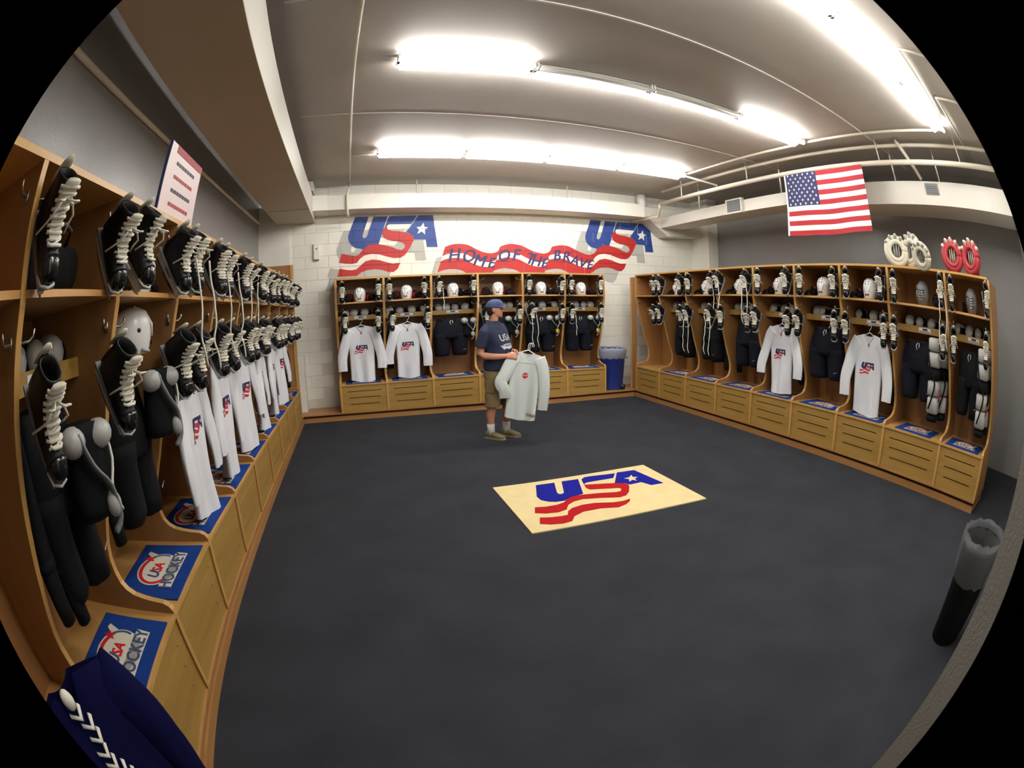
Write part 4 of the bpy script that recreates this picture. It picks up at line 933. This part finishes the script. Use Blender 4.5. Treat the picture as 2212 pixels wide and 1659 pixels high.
# head
ball(b, hv(.0, 0, 1.650), .098, .076, .105, 24, 16, HR); ball(b, hv(.035, 0, 1.590), .066, .060, .068, 20, 14, HR); ball(b, hv(.070, 0, 1.552), .030, .034, .026, 12, 8, HR)
loft(b, [ring(hv(.088, 0, 1.655), HR.to_3x3() @ Vector((.012, 0, 0)), HR.to_3x3() @ Vector((0, .010, 0)), 10), ring(hv(.100, 0, 1.630), HR.to_3x3() @ Vector((.018, 0, 0)), HR.to_3x3() @ Vector((0, .014, 0)), 10), ring(hv(.106, 0, 1.612), HR.to_3x3() @ Vector((.020, 0, .002)), HR.to_3x3() @ Vector((0, .019, 0)), 10), ring(hv(.090, 0, 1.600), HR.to_3x3() @ Vector((.014, 0, 0)), HR.to_3x3() @ Vector((0, .014, 0)), 10)])
ball(b, hv(.084, 0, 1.583), .018, .024, .007, 10, 8, HR); ball(b, hv(.082, 0, 1.572), .017, .022, .008, 10, 8, HR); ball(b, hv(.078, 0, 1.672), .022, .055, .012, 12, 8, HR)
for s in (-1, 1):
    ball(b, hv(.055, s*.042, 1.612), .03, .022, .026, 10, 8, HR)
    ball(b, hv(-.008, s*.078, 1.628), .020, .010, .034, 12, 8, HR @ RZ(s*.3))
tube(b, [(-.035, 0, 1.38), (-.025, 0, 1.46), (-.005, 0, 1.53), (.0, 0, 1.60)], [.080, .057, .054, .052], 16)
# torso and hips under the clothes
loft(b, [ring(c, (rx, 0, 0), (0, ry, 0), 24, .9) for c, rx, ry in (((0,0,.80),.11,.15),((.0,0,.95),.125,.16),((.03,0,1.06),.14,.155),((.02,0,1.2),.13,.16),((.0,0,1.34),.115,.175),((-.015,0,1.42),.085,.16),((-.03,0,1.47),.05,.08))])
# arms
RA = [(-.02, -.17, 1.40), (-.03, -.215, 1.33), (-.055, -.240, 1.20), (-.075, -.245, 1.085), (-.02, -.235, 1.055), (.08, -.20, 1.045), (.17, -.155, 1.045), (.225, -.125, 1.050)]
LA = [(-.02, .17, 1.40), (-.02, .215, 1.33), (.0, .235, 1.22), (.03, .235, 1.11), (.09, .19, 1.09), (.17, .11, 1.085), (.235, .045, 1.085)]
tube(b, RA, [.055, .056, .050, .046, .046, .042, .034, .028], 14); tube(b, LA, [.055, .056, .050, .045, .045, .040, .029], 14)
def hand(b, w, d, up, side):
    """w wrist, d pointing direction, up back of hand, side thumb side"""
    w, d, up, side = Vector(w), Vector(d).normalized(), Vector(up).normalized(), Vector(side).normalized()
    loft(b, [ring(w+d*t, side*a, up*c, 12, .85) for t, a, c in ((-.01,.026,.020),(.02,.034,.018),(.055,.041,.016),(.085,.040,.014))])
    for k, L in enumerate((.070, .078, .073, .058)):
        o = side*(.030-.020*k); p = w+d*.078+o
        tube(b, [p, p+d*L*.42-up*.004, p+d*L*.62-up*L*.36, p+d*L*.40-up*L*.66, p+d*L*.12-up*L*.62], [.0095, .0092, .0088, .0080, .0068], 8)
    p = w+side*.030+d*.015; tube(b, [p, p+side*.020+d*.028-up*.010, p+side*.014+d*.055-up*.026, p+side*.0+d*.072-up*.036], [.013, .0115, .010, .008], 8)
hand(b, (.225, -.125, 1.050), (.86, .50, .0), (.25, -.5, .83), (-.2, .45, .85))
hand(b, (.235, .045, 1.085), (.80, -.58, .05), (.2, .35, .9), (-.1, -.5, .85))
# legs
def leg(s, fx): return [(0, s*.085, .86), (.01+fx*.4, s*.095, .68), (.015+fx*.7, s*.10, .49), (.0+fx*.8, s*.10, .44), (-.03+fx, s*.10, .30), (-.03+fx, s*.10, .16), (-.03+fx, s*.10, .07)]
FX = {-1: -.01, 1: .10}
for s in (-1, 1): tube(b, leg(s, FX[s]), [.088, .080, .060, .056, .058, .040, .040], 14)
obj_me = remesh(b, .0055, 2, 'body', M_skin); link('body', obj_me, pm)
for s in (-1, 1): obj('eye', ball(BM(), hv(.078, s*.030, 1.637), .009, .011, .006, 10, 8, HR), M_dark, pm, True)
b = BM(); tube(b, [hv(.094, -.02, 1.577), hv(.1015, 0, 1.578), hv(.094, .02, 1.577)], .0022, 5); obj('mouth_line', b, mat('lip', (150, 80, 76), .5), pm, True)
# hair: back and sides of the head below the cap
b = BM(); ball(b, hv(-.022, 0, 1.640), .086, .0795, .085, 20, 14, HR); ball(b, hv(-.045, 0, 1.595), .052, .062, .045, 16, 10, HR)
hm = remesh(b, .006, 1, 'hair', M_hair); link('hair', hm, pm)
# cap
cp = link('baseball_cap', tomesh('baseball_cap', loft(BM(), [ring(hv(-.004+.004*k, 0, z), HR.to_3x3() @ Vector((rx, 0, .0)), HR.to_3x3() @ Vector((0, ry, 0)), 28) for k, (z, rx, ry) in enumerate(((1.655, .106, .084), (1.675, .108, .086), (1.705, .105, .084), (1.735, .093, .075), (1.757, .068, .055), (1.768, .034, .028)))]), M_capb, True), pm)
b = BM(); rg0, rg1 = [], []
for k in range(13):
    a = -1.25+2.5*k/12; x0, y0 = .098*math.cos(a*.95), .080*math.sin(a*.95); x1, y1 = .098+.085*math.cos(a), .080*math.sin(a*.98)
    rg0.append(hv(x0, y0, 1.672)); rg1.append(hv(max(x0, x1), y1, 1.672-.016*math.cos(a)-.012*(y1/.08)**2))
v0 = [b.verts.new(p) for p in rg0]; v1 = [b.verts.new(p) for p in rg1]; v2 = [b.verts.new(p-Vector((0, 0, .005))) for p in rg0]; v3 = [b.verts.new(p-Vector((0, 0, .005))) for p in rg1]
for k in range(12):
    b.faces.new((v0[k], v0[k+1], v1[k+1], v1[k])); b.faces.new((v2[k], v3[k], v3[k+1], v2[k+1])); b.faces.new((v1[k], v1[k+1], v3[k+1], v3[k]))
obj('cap_brim', b, M_capb, cp, True)
b = BM(); ball(b, hv(0, 0, 1.770), .008, .008, .005, 8, 6); obj('cap_button', b, M_capb, cp, True)
b = BM(); prism(b, [(-.018, -.01), (.018, -.01), (.018, .012), (-.018, .012)], 0, .002, 'Y'); pt = tomesh('cap_patch', b, mat('patch_white', (200, 196, 190), .7)); pt.transform(T(*hv(.107, 0, 1.700)) @ HR @ RZ(PI/2) @ RX(-.2)); link('cap_patch', pt, cp)
# t-shirt
b = BM()
loft(b, [ring(c, (rx, 0, 0), (0, ry, 0), 28, .88) for c, rx, ry in (((.01,0,.865),.152,.185),((.02,0,.93),.160,.188),((.045,0,1.03),.170,.185),((.04,0,1.12),.164,.182),((.02,0,1.24),.148,.192),((.0,0,1.34),.132,.205),((-.015,0,1.41),.105,.195),((-.025,0,1.455),.078,.12),((-.025,0,1.485),.066,.075))])
tube(b, [(-.02, -.15, 1.405), (-.03, -.215, 1.34), (-.052, -.243, 1.24), (-.066, -.25, 1.165)], [.066, .072, .070, .072], 16)
tube(b, [(-.02, .15, 1.405), (-.02, .215, 1.34), (.0, .238, 1.24), (.015, .24, 1.18)], [.066, .072, .070, .072], 16)
tm = remesh(b, .0075, 2, 'tshirt', M_tee)
rng = random.Random(3)
for v in tm.vertices:
    v.co.x += .006*math.sin(v.co.z*34+v.co.y*20)*max(0, min(1, (1.3-v.co.z)*4)); v.co.y += .004*math.sin(v.co.z*27+v.co.x*25)
ts = link('tshirt', tm, pm)
tb = BM(); tb.from_mesh(tm); BV = BVHTree.FromBMesh(tb); tb.free()
def chest(y, z, off=.003):
    h = BV.ray_cast(Vector((.6, y, z)), Vector((-1, 0, 0)))
    return (h[0]+Vector((off, 0, 0))) if h[0] else Vector((.17, y, z))
M_tprint = mat('shirt_print_white', (196, 200, 206), .8)
for ch, yy, zz in (('U', -.068, 1.268), ('S', 0, 1.276), ('A', .066, 1.268)):
    b = BM(); addtext(b, ch, lambda x, y: chest(yy-.02+x, zz+y), .115, bold=.012, sub=.02); obj('shirt_letter', b, M_tprint, ts)
b = BM(); subpoly(b, [(-.12, .0), (-.05, .02), (.04, .022), (.10, .015), (.12, .03), (.13, .0), (.08, -.03), (.0, -.045), (-.05, -.035), (-.08, -.05)], lambda x, z: chest(x-.02, 1.175+z), .03); obj('shirt_banner', b, M_tprint, ts)
b = BM()
for k in range(5): subpoly(b, [(-.055+.028*k, -.008), (-.037+.028*k, -.008), (-.037+.028*k, .010), (-.055+.028*k, .010)], lambda x, z: chest(x-.02, 1.175+z, .0045), .03)
obj('banner_marks', b, M_tee, ts)
# shorts
b = BM()
loft(b, [ring(c, (rx, 0, 0), (0, ry, 0), 26, .9) for c, rx, ry in (((.005,0,.905),.138,.168),((.0,0,.86),.142,.178),((.0,0,.78),.14,.185),((.0,0,.74),.12,.17))])
for s in (-1, 1):
    l = leg(s, FX[s]); loft(b, [ring(Vector(l[0]), (.115, 0, 0), (0, .095, 0), 20), ring(Vector(l[1]), (.108, 0, 0), (0, .092, 0), 20), ring((l[2][0]-.005, s*.105, .54), (.098, 0, 0), (0, .088, 0), 20), ring((l[2][0]-.008, s*.108, .415), (.100, 0, 0), (0, .090, 0), 20)])
sm_ = remesh(b, .0075, 2, 'shorts', M_khaki)
for v in sm_.vertices: v.co.x += .004*math.sin(v.co.z*40+v.co.y*30)
sh_ = link('shorts', sm_, pm)
b = BM(); box(b, -.03, .07, -.196, -.186, .60, .72); 
me = tomesh('pocket', b, M_khaki); link('pocket', me, sh_)
for s in (-1, 1):
    l = leg(s, FX[s]); x0 = l[-1][0]
    b = BM(); loft(b, [ring((x0, s*.10, .05), (.048, 0, 0), (0, .044, 0), 14), ring((x0, s*.10, .12), (.047, 0, 0), (0, .045, 0), 14), ring((x0-.002, s*.10, .195), (.050, 0, 0), (0, .047, 0), 14)]); obj('sock', b, mat('sock_white', (214, 212, 204), .9), pm, True)
    b = BM(); loft(b, [ring((x0+x, s*.10, z), (0, wy, 0), (0, 0, h), 14, .8) for x, wy, z, h in ((-.075,.028,.05,.032),(-.06,.040,.055,.045),(-.02,.043,.058,.050),(.03,.043,.055,.046),(.08,.047,.045,.036),(.13,.049,.036,.028),(.17,.042,.032,.024),(.195,.022,.028,.016))]); sho = obj('shoe', b, M_shoe, pm, True)
    b = BM(); prism(b, [(x0-.085, s*.10-.035), (x0-.03, s*.10-.044), (x0+.06, s*.10-.046), (x0+.14, s*.10-.052), (x0+.19, s*.10-.035), (x0+.205, s*.10), (x0+.19, s*.10+.035), (x0+.14, s*.10+.052), (x0+.06, s*.10+.046), (x0-.03, s*.10+.044), (x0-.085, s*.10+.035)], 0, .022, 'Z'); obj('shoe_sole', b, mat('sole_tan', (140, 130, 100), .7), sho)
    b = BM()
    for k in range(4): tube(b, [(x0+.045+.022*k, s*.10-.022, .088-.008*k), (x0+.045+.022*k, s*.10+.022, .088-.008*k)], .004, 5)
    obj('shoe_laces', b, M_dark, sho, True)
# jersey held up by the man ---------------------------------------------------
JM = T(2.375, -2.035, 1.085) @ RZ(R(-15)) @ RY(R(9)) @ Matrix.Scale(.93, 4)
c = Cloth(sh=.20, L=.87, hem=.205, seed=31, fold=.034, slope=.2, depth=.03)
e = empty('hockey_jersey', JM, 'white jersey seen from behind with red octagon patch, held by the man', 'jersey')
b = BM(); c.sheet(b, True, 34, 26); c.sheet(b, False, 34, 26); bmesh.ops.remove_doubles(b, verts=b.verts, dist=.0005); obj('body', b, M_jersey2, e, True)
b = BM(); sleeve(b, [(-.14, 0, -.06), (-.215, -.03, -.18), (-.265, -.06, -.32), (-.305, -.08, -.43), (-.25, -.085, -.52), (-.225, -.07, -.62)], .085, .075, .03, 3); obj('sleeve', b, M_jersey2, e, True)
b = BM(); sleeve(b, [(.155, 0, -.05), (.225, -.02, -.19), (.265, -.03, -.38), (.285, -.03, -.58), (.29, -.02, -.73)], .085, .068, .03, 6); obj('sleeve', b, M_jersey2, e, True)
b = BM(); tube(b, [c.pt(x, -.135+.004*math.sin(x*20))+Vector((0, -.004, 0)) for x in [-.17+.34*k/12 for k in range(13)]], .0025, 5); obj('yoke_seam', b, M_jersey, e, True)
oc = [(.040*math.cos(R(22.5+45*k)), .040*math.sin(R(22.5+45*k))) for k in range(8)]
b = BM(); subpoly(b, oc, lambda x, z: c.pt(x+.0, -.305+z)-Vector((0, .004, 0)), .02); obj('stop_patch', b, mat('patch_red', (190, 36, 44), .6), e)
b = BM(); addtext(b, 'STOP', lambda x, z: c.pt(x, -.305+z)-Vector((0, .0055, 0)), .027, bold=.02); obj('patch_word', b, M_jw, e)
b = BM()
for q in ([(.075,-.79),(.20,-.79),(.20,-.793),(.075,-.793)], [(.075,-.835),(.20,-.835),(.20,-.832),(.075,-.832)], [(.075,-.79),(.078,-.79),(.078,-.835),(.075,-.835)]): subpoly(b, q, lambda x, z: c.pt(x, z)-Vector((0, .004, 0)), .03)
obj('hem_tag_outline', b, M_padgrey, e)
b = BM()
for k in range(3): subpoly(b, [(.084+.012*k,-.802),(.092+.012*k,-.802),(.092+.012*k,-.824),(.084+.012*k,-.824)], lambda x, z: c.pt(x, z)-Vector((0, .0045, 0)), .03)
obj('hem_tag_letters', b, M_padgrey, e)
b = BM()
for k in range(5): subpoly(b, [(.122+.015*k,-.800),(.133+.015*k,-.800),(.133+.015*k,-.826),(.122+.015*k,-.826)], lambda x, z: c.pt(x, z)-Vector((0, .0045, 0)), .03)
obj('hem_tag_red_letters', b, mat('tag_red', (170, 60, 70), .6), e)
hg = empty('coat_hanger', JM @ T(0, .0, .0), 'white plastic hanger in the man\'s hands holding the jersey', 'hanger')
b = BM(); tube(b, [(-.185, 0, -.05), (-.03, 0, .020), (0, 0, .034), (.03, 0, .020), (.185, 0, -.05)], .008, 8); obj('hanger_arms', b, M_hanger, hg, True)
for q in (0, .022): b = BM(); tube(b, catmull([(q, 0, .028), (q-.004, 0, .085), (q+.006, 0, .122), (q+.03, 0, .132), (q+.047, 0, .112), (q+.046, 0, .082)], 3), .0055, 8); obj('hanger_hook', b, M_hanger, hg, True)
